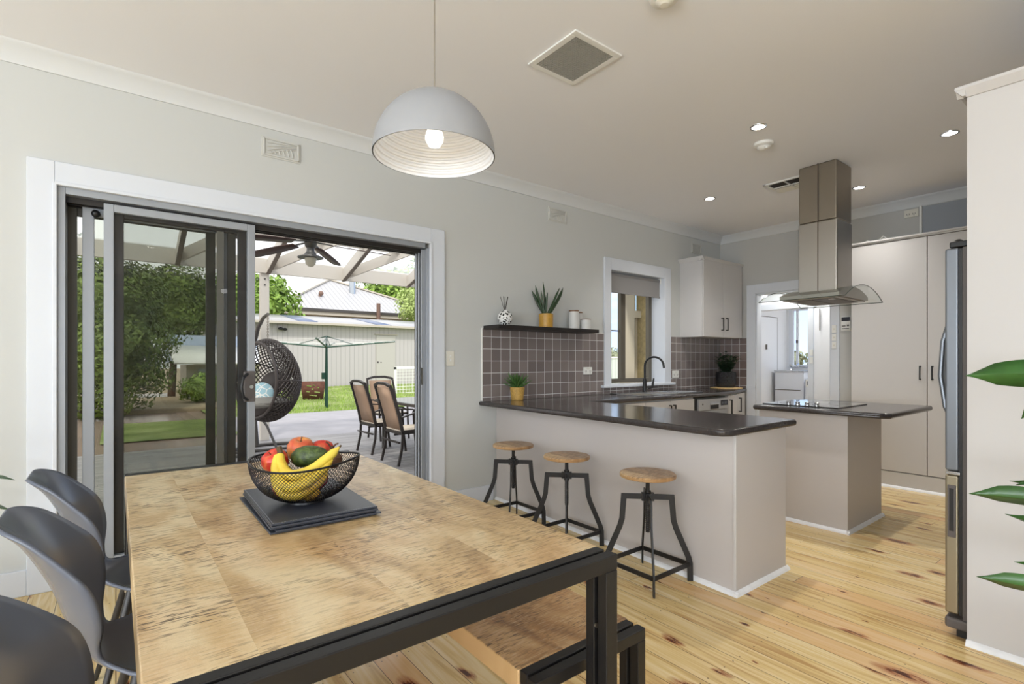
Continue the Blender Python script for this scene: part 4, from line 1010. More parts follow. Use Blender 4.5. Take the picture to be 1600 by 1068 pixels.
for i in range(4): m.bar(cs[i], cs[(i + 1) % 4], .010, .026)
P('footrest', m, 'blackmetal', st, world=False, bevel=.002)
dup(st, (2.445, 2.54, 0), 0, 'industrial bar stool with round wooden seat, middle of the three')
dup(st, (2.44, 3.13, 0), 0, 'industrial bar stool with round wooden seat, nearest the wall')

# ================================================================== DINING TABLE AND BENCH
def framed(name, lab, cat, x0, x1, y0, y1, zt, th, wm_, topname, bw=.042):
    t_ = thing(name, lab, cat, ((x0 + x1) / 2, (y0 + y1) / 2, 0))
    P(topname, MB().box(x0, x1, y0 + .07, y1 - .07, zt - th, zt), wm_, t_, bevel=.004)
    for yy, s in ((y0, 1), (y1, -1)):
        a, b = sorted((yy, yy + s * .032)); c_, d_ = sorted((yy + s * .040, yy + s * .070))
        m = MB(); m.box(x0, x1, a, b, zt - bw, zt - .001)
        P('end_frame', m, 'blackmetal', t_, bevel=.003)
        P('end_rail', MB().box(x0 + .006, x1 - .006, c_, d_, zt - bw, zt), 'blackmetal', t_, bevel=.003)
        for xa_, xb_ in ((x0, x0 + bw), (x1 - bw, x1)):
            m = MB(); m.box(xa_, xb_, a, b, 0, zt - bw); 
            P('leg', m, 'blackmetal', t_, bevel=.003)
            xi0, xi1 = (xa_ + .006, xb_ + .004) if xa_ == x0 else (xa_ - .004, xb_ - .006)
            P('inner_leg', MB().box(xi0, xi1, c_, d_, 0, zt - bw), 'blackmetal', t_, bevel=.003)
    m = MB()
    for x in (x0 + .03, x1 - .03): m.cyl((x - .01 if x > x0 + .1 else x, y0 + .04, zt - .19), .006, .006, 10, (0, -1, 0))
    P('bolt', m, 'steel_dark', t_)
    return t_
framed('dining_table', 'large dining table with rough-sawn wooden top and black steel end frames', 'table', .03, 1.03, .88, 2.84, .76, .085, 'table', 'tabletop')
bn = framed('dining_bench', 'low wooden bench with black steel end frame under the dining table', 'bench', .832, 1.272, .977, 2.60, .45, .06, 'bench', 'seat', .036)
P('brace', MB().tube([(.87, 1.12, .39), (.95, 1.05, .02)], .006, 8), 'blackmetal', bn)

# ================================================================== DINING CHAIRS
def smoothstep(a, b, x): t = min(1, max(0, (x - a) / (b - a))); return t * t * (3 - 2 * t)
def cat_(pts, t):
    n = len(pts) - 1; f = t * n; i = min(int(f), n - 1); u = f - i
    p0, p1, p2, p3 = pts[max(i - 1, 0)], pts[i], pts[i + 1], pts[min(i + 2, n)]
    return [.5 * (2 * b + (c - a) * u + (2 * a - 5 * b + 4 * c - d) * u * u + (3 * b - a - 3 * c + d) * u ** 3) for a, b, c, d in zip(p0, p1, p2, p3)]
# stations: x, z, half width, forward/upward curl of the edges
STN = [(.235, .432, .175, .00), (.20, .452, .215, .004), (.10, .450, .232, .012), (0.0, .445, .232, .018), (-.09, .443, .215, .024), (-.155, .448, .165, .030), (-.205, .475, .128, .030),
       (-.238, .525, .150, .050), (-.262, .60, .205, .078), (-.285, .68, .222, .082), (-.312, .745, .205, .062), (-.345, .81, .175, .036), (-.376, .846, .138, .018), (-.394, .860, .09, .010)]
def chair_shell():
    nu, nv_ = 56, 22; vs = []; fs = []
    prevt = None
    for i in range(nu + 1):
        x, z, hw, curl = cat_(STN, i / nu); x2, z2, _, _ = cat_(STN, min(1, i / nu + .01)); x1, z1, _, _ = cat_(STN, max(0, i / nu - .01))
        tx, tz = x2 - x1, z2 - z1; l = math.hypot(tx, tz); nx, nz = -tz / l * -1, tx / l * -1     # normal toward sitter
        for j in range(nv_ + 1):
            v = -1 + 2 * j / nv_; vv = math.copysign(abs(v) ** .85, v)
            k = curl * abs(v) ** 2.2
            vs.append((x + nx * k, hw * vv, z + nz * k))
    for i in range(nu):
        for j in range(nv_):
            a = i * (nv_ + 1) + j; fs.append((a, a + 1, a + nv_ + 2, a + nv_ + 1))
    return MB().add(vs, fs)
dc = thing('dining_chair', 'charcoal moulded plastic dining chair at the far end of the row', 'chair', (.155, 2.40, 0), group='charcoal dining chairs along the left side of the table')
P('seat_shell', chair_shell(), 'shell', dc, world=False, smooth=180, solid=.009)
for sx_, sy_ in ((1, 1), (1, -1), (-1, 1), (-1, -1)):
    P('leg', MB().tube([(sx_ * .10 - .01, sy_ * .10, .435), (sx_ * .20 - .02, sy_ * .20, 0)], [.015, .009], 12), 'darkleg', dc, world=False)
P('seat_bracket', MB().bar((-.12, -.11, .432), (.10, .11, .432), .03, .008).bar((-.12, .11, .432), (.10, -.11, .432), .03, .008), 'steel', dc, world=False)
dup(dc, (.160, 1.79, 0), 0, 'charcoal moulded plastic dining chair, middle of the row')
dup(dc, (.150, 1.13, 0), 0, 'charcoal moulded plastic dining chair nearest the camera, cut off at lower left')

# ================================================================== ON THE TABLE
Z = .7605; labs = ['lowest', 'second from the bottom', 'middle', 'second from the top', 'topmost']
for k in range(5):
    j = Vector((random.uniform(-.010, .010), random.uniform(-.010, .010), 0)) if k < 4 else Vector((0, 0, 0))
    if k == 1: j = Vector((.009, -.006, 0))
    pm_ = thing('placemat', 'charcoal leatherette placemat, %s of the stack under the fruit bowl' % labs[k], 'placemat', (.517 + j.x, 1.815 + j.y, Z + k * .0062), R(-.8 + random.uniform(-1, 1)), group='placemats stacked under the fruit bowl')
    P('mat_board', MB().box(-.158, .158, -.243, .243, 0, .0058), 'mat_leather', pm_, world=False, bevel=.002)
    m = MB(); n = 60
    for i in range(n): 
        yy = -.236 + .472 * i / (n - 1); m.box(-.1535, -.1525, yy - .0024, yy + .0024, .0058, .0063); m.box(.1525, .1535, yy - .0024, yy + .0024, .0058, .0063)
    for i in range(40):
        xx = -.152 + .304 * i / 39; m.box(xx - .0024, xx + .0024, -.2385, -.2375, .0058, .0063); m.box(xx - .0024, xx + .0024, .2375, .2385, .0058, .0063)
    if k == 4: P('stitching', m, 'stitch', pm_, world=False)
ZB = Z + 5 * .0062
BC = Vector((.503, 1.775, ZB))
fb = thing('fruit_bowl', 'black wire mesh fruit bowl on the stacked placemats', 'bowl', BC)
def bowlr(t): return .172 * math.sin(R(18 + 72 * t)) , .142 * (1 - math.cos(R(8 + 82 * t))) / (1 - math.cos(R(90))) * 1.0
vs = []; fs = []; nr_, na = 28, 92
for i in range(nr_ + 1):
    r_, z_ = bowlr(i / nr_)
    for k in range(na):
        a = 2 * math.pi * (k + .5 * (i % 2)) / na; vs.append((r_ * math.cos(a), r_ * math.sin(a), (z_ + .006) * (1 - .13 * math.cos(a - R(52.2)) ** 2 * (i / nr_) ** 2)))
for i in range(0, nr_ - 1):       # diamonds spanning two rings
    for k in range(na):
        if i % 2 == 0: l_, r2 = (i + 1) * na + (k - 1) % na, (i + 1) * na + k
        else: l_, r2 = (i + 1) * na + k, (i + 1) * na + (k + 1) % na
        fs.append((i * na + k, r2, (i + 2) * na + k, l_))
P('mesh_wall', MB().add(vs, fs), 'blackwire', fb, world=False, smooth=0, mods=[('WIREFRAME', dict(thickness=.0019, use_replace=True))])
P('rim_wire', MB().tube([(.172 * math.cos(a), .172 * math.sin(a), .148 * (1 - .13 * math.cos(a - R(52.2)) ** 2)) for a in [2 * math.pi * k / 64 for k in range(64)]], .0035, 8, True), 'blackwire', fb, world=False)
P('base_ring', MB().lathe([(.048, 0), (.058, 0), (.056, .012), (.050, .012)], (0, 0, 0), 40, closed=True), 'blackwire', fb, world=False)
m = MB(); 
for k in range(-5, 6):
    h_ = math.sqrt(max(0, .05 ** 2 - (k * .009) ** 2)); m.tube([(k * .009, -h_, .008), (k * .009, h_, .008)], .0008, 4); m.tube([(-h_, k * .009, .008), (h_, k * .009, .008)], .0008, 4)
P('base_mesh', m, 'blackwire', fb, world=False)
ru, fu_ = Vector((.790, -.613, 0)), Vector((.613, .790, 0))
def FP(u, v, w_): return BC + ru * u + fu_ * v + Vector((0, 0, w_ - (.022 if w_ > .06 else .004)))
def apple(lab, p, r, m_, tilt=(0, 0)):
    a_ = thing('apple', lab, 'apple', p, group='apples in the bowl'); a_.rotation_euler = (tilt[0], tilt[1], random.random() * 6)
    prof = [(.001, -.80), (.25, -.88), (.55, -.80), (.85, -.45), (1.0, .05), (.97, .42), (.78, .78), (.48, .93), (.22, .88), (.06, .72), (.001, .68)]
    P('apple_flesh', MB().lathe([(x * r, z * r) for x, z in prof], (0, 0, 0), 28), m_, a_, world=False, smooth=180)
    P('stalk', MB().tube([(0, 0, r * .68), (.003, 0, r * .95), (.008, 0, r * 1.12)], .0018, 6), 'banana_tip', a_, world=False)
apple('red apple at the left rim of the bowl', FP(-.092, -.02, .155), .042, 'apple_red', (.5, .3))
apple('large blushed yellow red apple at the back of the bowl', FP(-.045, .065, .178), .045, 'apple_mix', (.2, -.3))
apple('red apple half hidden behind the avocado', FP(.018, .10, .168), .040, 'apple_red', (.2, .4))
apple('dark red apple low in the bowl behind the mesh', FP(-.055, -.035, .082), .042, 'apple_dark', (1.0, .2))
apple('dark red apple deep in the middle of the bowl', FP(.02, .03, .085), .040, 'apple_dark', (-.6, .2))
av = thing('avocado', 'dark green avocado on top of the fruit', 'avocado', FP(.012, .005, .170), R(-37.8 + 2))
P('avocado_body', MB().lathe([(.001, -.062), (.018, -.057), (.032, -.04), (.037, -.012), (.033, .018), (.024, .042), (.012, .056), (.001, .060)], (0, 0, 0), 28, (1, 0, .12)), 'avocado', av, world=False, smooth=180)
P('stem_button', MB().sphere((.060, 0, .007), .005), 'banana_tip', av, world=False)
bb = thing('banana_bunch', 'bunch of yellow bananas hanging over the front of the fruit', 'bananas', FP(-.055, -.06, .13))
def banana(pts, r):
    n = 18; c = [Vector(cat_([tuple(p) for p in pts], i / n)) for i in range(n + 1)]
    rs = [r * (.38 + .62 * math.sin(math.pi * min(1, max(0, (i / n) * .86 + .09))) ** .55) for i in range(n + 1)]; rs[-1] = r * .15; rs[-2] = r * .42
    return MB().tube(c, rs, 7)
B1 = [FP(-.062, -.055, .185), FP(-.048, -.075, .155), FP(-.010, -.095, .128), FP(.045, -.085, .138), FP(.088, -.05, .172), FP(.120, -.02, .205)]
B2 = [FP(-.066, -.058, .183), FP(-.060, -.085, .140), FP(-.022, -.108, .098), FP(.030, -.105, .100), FP(.075, -.07, .135), FP(.105, -.045, .168)]
B3 = [FP(-.060, -.050, .182), FP(-.066, -.075, .120), FP(-.035, -.092, .072), FP(.015, -.095, .066), FP(.060, -.07, .092), FP(.092, -.05, .130)]
for B, r in ((B1, .0185), (B2, .0185), (B3, .018)): P('banana', banana(B, r), 'banana', bb, smooth=60)
P('bunch_stem', MB().tube([FP(-.060, -.055, .178), FP(-.064, -.050, .195), FP(-.070, -.045, .208)], [.012, .009, .010], 8), 'banana_tip', bb)
P('banana_tip', MB().tube([FP(.119, -.021, .204), FP(.124, -.017, .210)], [.004, .003], 6), 'banana_tip', bb)
hk = thing('onion', 'brown dry-skinned onion behind the bananas', 'onion', FP(.068, .055, .150))
P('bulb', MB().lathe([(.001, -.03), (.02, -.028), (.034, -.01), (.034, .008), (.02, .024), (.008, .032), (.005, .045)], (0, 0, 0), 20), 'dryfruit', hk, world=False)
P('dry_tips', MB().tube([(0, 0, .035), (-.012, 0, .055), (-.02, .005, .062)], .003, 5).tube([(0, 0, .035), (.012, .0, .05), (.022, 0, .052)], .003, 5), 'dryfruit', hk, world=False)
pf_ = one('passionfruit', MB().sphere((0, 0, 0), .030, (1.1, 1, .9)), 'orange', 'mottled yellow brown fruit at the bottom of the bowl', 'fruit', (0, 0, 0), smooth=180); pf_.location = FP(-.02, -.045, .036)
pf2 = one('passionfruit', MB().sphere((0, 0, 0), .028, (1.1, 1, .9)), 'orange', 'mottled fruit low in the bowl below the banana ends', 'fruit', (0, 0, 0), smooth=180); pf2.location = FP(.032, -.04, .038)

# ================================================================== HOUSE PLANTS AT THE EDGES
rp = thing('potted_houseplant', 'large-leaved green houseplant reaching in at the right edge', 'potted plant', (2.28, .09, 0))
P('pot', MB().lathe([(.12, 0), (.15, .01), (.17, .30), (.165, .32), (.15, .31), (.14, .28), (.001, .28)], (0, 0, 0), 32), 'terracotta', rp, world=False)
P('stem', MB().tube([(0, 0, .28), (.01, .01, .7), (-.01, .0, 1.0), (.02, .01, 1.32)], [.014, .012, .010, .006], 10), 'stem', rp, world=False)
# leaves: start height, direction (x,y), rise, length, width, droop
for (z, dx, dy, dz, L_, w_, dr, rl, tw) in ((1.185, -.15, 1, .26, .29, .088, .45, 60, 50), (1.10, .35, 1, .50, .20, .075, 1.6, 30, 0), (.86, -.1, 1, .25, .17, .05, .6, 50, 0), (.80, -.25, 1, .22, .28, .075, .35, 50, 20), (.83, .25, 1, .20, .20, .05, .2, 30, 0), (.70, .2, 1, .25, .21, .05, .1, 50, 0), (.57, .1, 1, .30, .18, .06, .3, 40, 0), (.55, -.25, 1, .0, .26, .075, .0, 55, 10),
                                     (1.05, .8, -.5, .5, .3, .08, .8, 0, 0), (.95, -.8, -.8, .4, .3, .08, .8, 0, 0), (.7, .9, -.2, .4, .3, .08, .8, 0, 0), (1.3, .2, -.8, .6, .28, .08, .8, 0, 0), (.5, -.9, -.1, .4, .28, .08, .8, 0, 0)):
    dv_ = Vector((dx, dy, 0)).normalized(); st_ = Vector((0, 0, z))
    m = MB(); m.leaf(st_ + dv_ * .045 + Vector((0, 0, .01)), dv_ + Vector((0, 0, dz)), L_, w_, dr, nseg=12, fold=.18, roll=rl, twist=tw)
    lf = P('leaf', m, 'leaf', rp, world=False, solid=.0015)
    P('leaf_stalk', MB().tube([st_, st_ + dv_ * .05 + Vector((0, 0, .012))], .003, 6), 'stem', lf, world=False)
lp = thing('potted_houseplant', 'green houseplant just showing at the left edge', 'potted plant', (-.575, 3.30, 0))
P('pot', MB().lathe([(.10, 0), (.12, .01), (.13, .26), (.12, .27), (.11, .24), (.001, .24)], (0, 0, 0), 32), 'terracotta', lp, world=False)
P('stem', MB().tube([(0, 0, .24), (.02, .0, .5), (0, .02, .85)], [.012, .010, .006], 8), 'stem', lp, world=False)
for (z, a, dz, L_, w_) in ((.72, -8, .15, .20, .07), (.60, 5, -.02, .19, .08), (.80, 120, .6, .2, .07), (.7, 200, .4, .2, .07), (.55, 260, .3, .2, .07), (.85, 40, 1.2, .12, .05)):
    m = MB(); m.leaf((0.01, 0.01, z), (math.cos(R(a)), math.sin(R(a)), dz), L_, w_, .5, nseg=8)
    P('leaf', m, 'leaf', lp, world=False, solid=.0015)

# ================================================================== OUTDOORS
struct('deck_floor', MB().box(-4, 8.5, YW + TH, 9.15, -.12, -.05), 'deck', smooth=0)
struct('paving', MB().box(1.75, 9, 9.15, 13.4, -.14, -.055), 'paving', smooth=0)
struct('brick_paving', MB().box(-8, 1.75, 9.15, 25, -.16, -.06), 'brickpave', smooth=0)
def ground(x0, x1, y0, y1, z0, z1, nx=30, ny=20, amp=.05):
    vs = []; fs = []
    for j in range(ny + 1):
        for i in range(nx + 1):
            x = x0 + (x1 - x0) * i / nx; y = y0 + (y1 - y0) * j / ny
            vs.append((x, y, z0 + (z1 - z0) * j / ny + amp * noise.noise(Vector((x * .7, y * .7, 0)))))
    for j in range(ny):
        for i in range(nx): a = j * (nx + 1) + i; fs.append((a, a + 1, a + nx + 2, a + nx + 1))
    return MB().add(vs, fs)
struct('lawn', ground(1.75, 26, 13.4, 22.2, -.08, .16), 'grass')
struct('lawn_strip', ground(-.2, 1.75, 10.2, 13.0, -.045, -.02, 12, 8, .015), 'grass')
struct('ground', MB().box(-60, 120, -60, 120, -.6, -.3), 'mulch', smooth=0)
struct('garden_bed', MB().box(-6, 2.6, 15.5, 20.5, -.1, .06), 'mulch', bevel=.05)

# grass blades: uncountable
m = MB()
for i in range(9000):
    x = 2.6 + 9 * random.random(); y = 13.45 + 8.5 * random.random() ** 1.4; z = -.08 + .24 * (y - 13.4) / 8.8
    a = random.random() * 6.28; h_ = random.uniform(.04, .10); l = Vector((math.cos(a), math.sin(a), 0)) * .012
    b = Vector((x, y, z)); m.add([b - l, b + l, b + Vector((l.y * 2, l.x * 2, h_))], [(0, 1, 2)])
g_ = build('grass_blades', m, 'leaf_bright', smooth=0); tag(g_, 'short green grass of the back lawn', 'grass', kind='stuff')

# pergola
pg = thing('pergola', 'cream timber pergola with sloping rafters and clear roofing over the deck', 'pergola', (1.9, 9.15, -.05))
P('post', MB().box(1.87, 2.0, 9.1, 9.22, -.05, 2.70), 'beam', pg, bevel=.005)
P('post', MB().box(5.4, 5.53, 9.1, 9.22, -.05, 2.70), 'beam', pg, bevel=.005)
P('post', MB().box(-3.2, -3.07, 9.1, 9.22, -.05, 2.70), 'beam', pg, bevel=.005)
P('post_bolts', MB().cyl((1.93, 9.1, 2.50), .014, .012, 10, (0, -1, 0)).cyl((1.93, 9.1, 2.60), .014, .012, 10, (0, -1, 0)), 'gutter', pg)
P('beam', MB().box(-3.3, 5.6, 9.06, 9.12, 2.69, 2.94), 'beam', pg, bevel=.004)
SL = .31
def rz_(y): return 2.78 + SL * (9.1 - y)
P('wall_plate', MB().box(-3.3, 5.6, YW + TH, YW + TH + .06, rz_(YW + TH) - .12, rz_(YW + TH) + .06), 'beam', pg)
for x in (-2.4, -.55, .70, 1.95, 3.2, 4.45, 5.5):
    P('rafter', MB().extr([(0, -.10), (.05, -.10), (.05, .10), (0, .10)], (x, 9.12, rz_(9.12)), (x, YW + TH, rz_(YW + TH)), (1, 0, 0), (0, 0, 1)), 'beam', pg)
    P('rafter_rail', MB().extr([(-.006, -.118), (.056, -.118), (.056, -.10), (-.006, -.10)], (x, 9.06, rz_(9.06)), (x, YW + TH, rz_(YW + TH)), (1, 0, 0), (0, 0, 1)), 'beamdark', pg)
for x in (.72, 1.98, 3.23, 4.48):
    P('brace', MB().bar((x, 9.0, rz_(9.0) - .02), (x + 1.18, 7.2, rz_(7.2) - .02), .04, .17), 'beam', pg)
for y in (8.05, 6.6, 5.2): P('purlin', MB().box(-3.3, 5.6, y, y + .06, rz_(y) - .02, rz_(y) + .09), 'beam', pg)
P('roof_sheet', MB().add([(-3.4, 9.5, rz_(9.5) + .13), (5.7, 9.5, rz_(9.5) + .13), (5.7, 4.0, rz_(4.0) + .13), (-3.4, 4.0, rz_(4.0) + .13)], [(0, 1, 2, 3)]), 'polycarb', pg)

# ceiling fan on the pergola
FL = Vector((1.46, 5.0, 2.37))
fan = thing('ceiling_fan', 'pewter ceiling fan with dark blades and lantern light under the pergola', 'ceiling fan', FL)
P('rod', MB().tube([FL + Vector((0, 0, .10)), FL + Vector((0, 0, 1.55))], .010, 8), 'fanmetal', fan)
P('motor_housing', MB().lathe([(.02, .12), (.10, .12), (.125, .10), (.13, .07), (.115, .045), (.08, .035), (.04, .02), (.04, .0)], FL, 32), 'fanmetal', fan)
P('hub', MB().lathe([(.05, .02), (.058, .0), (.05, -.03), (.035, -.045), (.035, -.08), (.055, -.10)], FL, 28), 'fanmetal', fan)
P('light_bowl', MB().lathe([(.052, -.13), (.054, -.15), (.046, -.19), (.025, -.215), (.001, -.222)], FL, 28), 'frost', fan)
P('light_collar', MB().lathe([(.035, -.07), (.058, -.11), (.115, -.128), (.118, -.138), (.055, -.14)], FL, 28), 'fanmetal', fan)
for k in range(5):
    a = R(-20 + 72 * k); u = Vector((math.cos(a), math.sin(a), 0)); v = Vector((-math.sin(a), math.cos(a), .20)).normalized()
    m = MB(); ax = []
    for (s, wd) in ((.17, .085), (.27, .11), (.49, .125), (.65, .12), (.72, .09), (.74, .04)): ax.append((s, wd))
    vs = []; 
    for (s, wd) in ax:
        c_ = FL + u * s + Vector((0, 0, .01 - .105 * s)); vs += [c_ + v * wd / 2, c_ - v * wd / 2]
    bl_ = P('blade', m.add(vs, [(2 * i, 2 * i + 2, 2 * i + 3, 2 * i + 1) for i in range(len(ax) - 1)]), 'fanblade', fan, solid=.008)
    P('blade_arm', MB().bar(FL + u * .05 + Vector((0, 0, .012)), FL + u * .2 + Vector((0, 0, -.008)), .03, .008), 'fanmetal', bl_)

# hanging egg chair
EC = Vector((1.585, 7.3, 1.0))
eg = thing('egg_chair_stand', 'grey steel stand curving up behind the hanging egg chair', 'chair stand', (1.9, 8.0, -.05))
P('base_loop', MB().tube([(1.85 + .62 * math.cos(a), 7.95 + .55 * math.sin(a), -.025) for a in [2 * math.pi * k / 40 for k in range(40)]], .026, 10, True).tube([(1.30, 7.95, -.02), (2.42, 7.95, -.02)], .022, 8), 'egg_frame', eg)
P('upright', MB().tube([(1.66, 8.35, -.02), (1.62, 8.32, .45), (1.57, 8.22, 1.0), (1.55, 8.02, 1.45), (1.56, 7.75, 1.72), (1.575, 7.5, 1.84), (1.585, 7.3, 1.87)], [.034, .034, .032, .03, .026, .024, .022], 12), 'egg_frame', eg)
P('brace', MB().tube([(1.50, 8.25, .7), (1.75, 8.1, .3), (1.85, 7.95, -.02)], .018, 8), 'egg_frame', eg)
ch = thing('egg_chair', 'dark wicker egg chair hanging over the deck', 'chair', EC)
nO = Vector((-.86, -.50, .02)).normalized(); e1 = Vector((-nO.y, nO.x, 0)).normalized(); e2 = nO.cross(e1).normalized()
def eggp(th, ph, k=1.0):
    d = nO * math.cos(th) + (e1 * math.cos(ph) + e2 * math.sin(ph)) * math.sin(th)
    tp = 1 - .12 * max(0, d.z); return EC + Vector((d.x * .41 * tp, d.y * .41 * tp, d.z * .545)) * k
vs = []; fs = []; nt_, npz = 30, 46
T0, T1 = R(62), R(176)
for i in range(nt_ + 1):
    for k in range(npz): vs.append(eggp(T0 + (T1 - T0) * i / nt_, 2 * math.pi * (k + .5 * (i % 2)) / npz))
for i in range(nt_ - 1):
    for k in range(npz):
        if i % 2 == 0: l_, r2 = (i + 1) * npz + (k - 1) % npz, (i + 1) * npz + k
        else: l_, r2 = (i + 1) * npz + k, (i + 1) * npz + (k + 1) % npz
        fs.append((i * npz + k, r2, (i + 2) * npz + k, l_))
P('wicker_shell', MB().add(vs, fs), 'wicker', ch, smooth=0, mods=[('WIREFRAME', dict(thickness=.014, use_replace=True))])
P('rim', MB().tube([eggp(T0, 2 * math.pi * k / 48) for k in range(48)], .020, 8, True), 'wicker', ch)
m = MB()
for k in range(7): m.tube([eggp(T0 + (T1 - T0) * i / 14, 2 * math.pi * k / 7) for i in range(15)], .010, 6)
P('ribs', m, 'wicker', ch)
vs = []; fs = []          # closed woven bottom
for i in range(13):
    for k in range(28):
        th = math.pi - R(58) * i / 12; a = 2 * math.pi * k / 28; tp = 1
        vs.append(EC + Vector((.395 * math.sin(th) * math.cos(a), .395 * math.sin(th) * math.sin(a), .53 * math.cos(th))))
for i in range(12):
    for k in range(28): fs.append((i * 28 + k, i * 28 + (k + 1) % 28, (i + 1) * 28 + (k + 1) % 28, (i + 1) * 28 + k))
P('woven_bottom', MB().add(vs, fs), 'wicker', ch, solid=.01)
m = MB()
for i in range(16):
    z0 = EC.z + .57 + i * .022
    if z0 > 1.86: break
    m.tube([(EC.x + (.010 * math.cos(a) if i % 2 else 0), EC.y + (0 if i % 2 else .010 * math.cos(a)), z0 + .016 * math.sin(a)) for a in [2 * math.pi * q / 10 for q in range(10)]], .0035, 5, True)
P('chain', m, 'steel_dark', ch)
one('seat_cushion', MB().sphere((0, 0, 0), .30, (1.05, 1.05, .30)), 'cushion', 'grey round cushion in the egg chair', 'cushion', (0, 0, 0), smooth=180).location = EC + Vector((-.03, -.02, -.30))
o = one('throw_pillow', MB().sphere((0, 0, 0), .15, (1.0, .38, 1.0)), 'pillow', 'white pillow with blue hexagon pattern leaning in the egg chair', 'pillow', (0, 0, 0), smooth=180); o.location = EC + Vector((-.08, -.02, -.17)); o.rotation_euler = (R(-20), R(20), R(-30))
o = one('throw_pillow', MB().sphere((0, 0, 0), .16, (1.0, .4, 1.0)), 'wicker', 'dark pillow behind the patterned one in the egg chair', 'pillow', (0, 0, 0), smooth=180); o.location = EC + Vector((.10, .12, -.04)); o.rotation_euler = (R(-15), R(10), R(-30))

# outdoor dining set
ot = thing('patio_table', 'glass-topped grey patio table on the deck', 'table', (3.75, 6.4, -.05))
P('table_glass', MB().box(3.12, 4.32, 5.3, 7.35, .675, .685), 'tableglass', ot)
m = MB(); m.box(3.10, 3.16, 5.28, 7.37, .64, .682); m.box(4.28, 4.34, 5.28, 7.37, .64, .682); m.box(3.16, 4.28, 5.28, 5.34, .64, .682); m.box(3.16, 4.28, 7.31, 7.37, .64, .682)
P('table_frame', m, 'egg_frame', ot, bevel=.006)
for x in (3.18, 4.22):
    for y in (5.45, 7.22): P('leg', MB().box(x - .03, x + .03, y - .03, y + .03, -.05, .64), 'egg_frame', ot, bevel=.005)
oc = thing('patio_chair', 'dark framed patio chair with tan sling back, nearer of the two seen from behind', 'chair', (3.02, 6.10, -.05), group='patio chairs around the patio table')
# faces +X in local space
W2 = .25
for s in (-1, 1):
    P('leg', MB().flatpath([(-.26, s * W2, 0), (-.21, s * W2, .22), (-.20, s * W2, .42)], .025, .03, (0, 1, 0)), 'ochair', oc, world=False, bevel=.003)
    P('leg', MB().flatpath([(.26, s * W2, 0), (.22, s * W2, .30), (.20, s * W2, .62)], .025, .03, (0, 1, 0)), 'ochair', oc, world=False, bevel=.003)
    P('armrest', MB().flatpath([(-.23, s * (W2 + .02), .60), (-.02, s * (W2 + .025), .66), (.20, s * (W2 + .02), .64), (.26, s * (W2 + .01), .60)], .04, .018, (0, 1, 0)), 'ochair', oc, world=False, bevel=.003)
m = MB()
for s in (-1, 1): m.flatpath([(-.20, s * W2, .40), (-.24, s * W2, .60), (-.31, s * (W2 - .01), .85), (-.36, s * (W2 - .02), 1.0)], .025, .04, (0, 1, 0))
m.flatpath([(-.36, -W2 + .01, .99), (-.375, -.10, 1.025), (-.375, .10, 1.025), (-.36, W2 - .01, .99)], .03, .035, (1, 0, .3))
m.box(-.215, -.185, -W2, W2, .38, .42); m.box(-.26, -.23, -W2, W2, .28, .30)
P('back_frame', m, 'ochair', oc, world=False, bevel=.004)
m = MB(); pts = [(-.205, .43), (-.245, .60), (-.315, .84), (-.35, .965)]
vs = []; 
for (x, z) in pts: vs += [(x, -.20, z), (x, .20, z)]
P('sling_back', m.add(vs, [(0, 2, 3, 1), (2, 4, 5, 3), (4, 6, 7, 5)]), 'sling', oc, world=False, solid=.004)
P('seat', MB().box(-.21, .22, -.225, .225, .42, .445), 'seatpad', oc, world=False, bevel=.008)
P('seat_frame', MB().box(-.22, .23, -.245, -.225, .405, .44).box(-.22, .23, .225, .245, .405, .44).box(.21, .23, -.245, .245, .405, .44).bar((-.2, 0, .36), (.2, 0, .36), .02, .02), 'ochair', oc, world=False)
dup(oc, (3.05, 7.03, -.05), R(2), 'dark framed patio chair with tan sling back, further of the two seen from behind')
dup(oc, (3.65, 8.12, -.05), R(-90), 'dark framed patio chair facing us at the far end of the patio table')
dup(oc, (4.55, 6.95, -.05), R(180), 'dark framed patio chair cut off by the door frame, beyond the patio table')

# rotary clothesline
HX, HY_ = 4.6, 14.3
hh = thing('rotary_clothesline', 'dark green rotary clothesline standing on the lawn', 'clothesline', (HX, HY_, -.1))
P('mast', MB().tube([(HX, HY_, -.1), (HX, HY_, 1.0), (HX, HY_, 1.94)], [.045, .04, .028], 12), 'hoist', hh)
P('winder', MB().box(HX - .13, HX - .04, HY_ - .05, HY_ + .03, .75, .93), 'hoist', hh, bevel=.01)
tips = []
for k in range(4):
    a = R(-25 + 90 * k); tp = Vector((HX + 1.85 * math.cos(a), HY_ + 1.85 * math.sin(a), 1.80)); tips.append(tp)
    P('arm', MB().tube([(HX, HY_, 1.63), tp], .022, 8), 'hoist', hh)
    P('stay', MB().tube([(HX, HY_, 1.93), (HX + .75 * math.cos(a), HY_ + .75 * math.sin(a), 1.70)], .014, 6), 'hoist', hh)
m = MB(); top = Vector((HX, HY_, 1.66))
for f_ in (.40, .55, .70, .85, 1.0):
    q_ = [top.lerp(t_, f_) for t_ in tips]
    for i in range(4): m.tube([q_[i], q_[(i + 1) % 4]], .005, 4)
P('lines', m, 'line', hh)

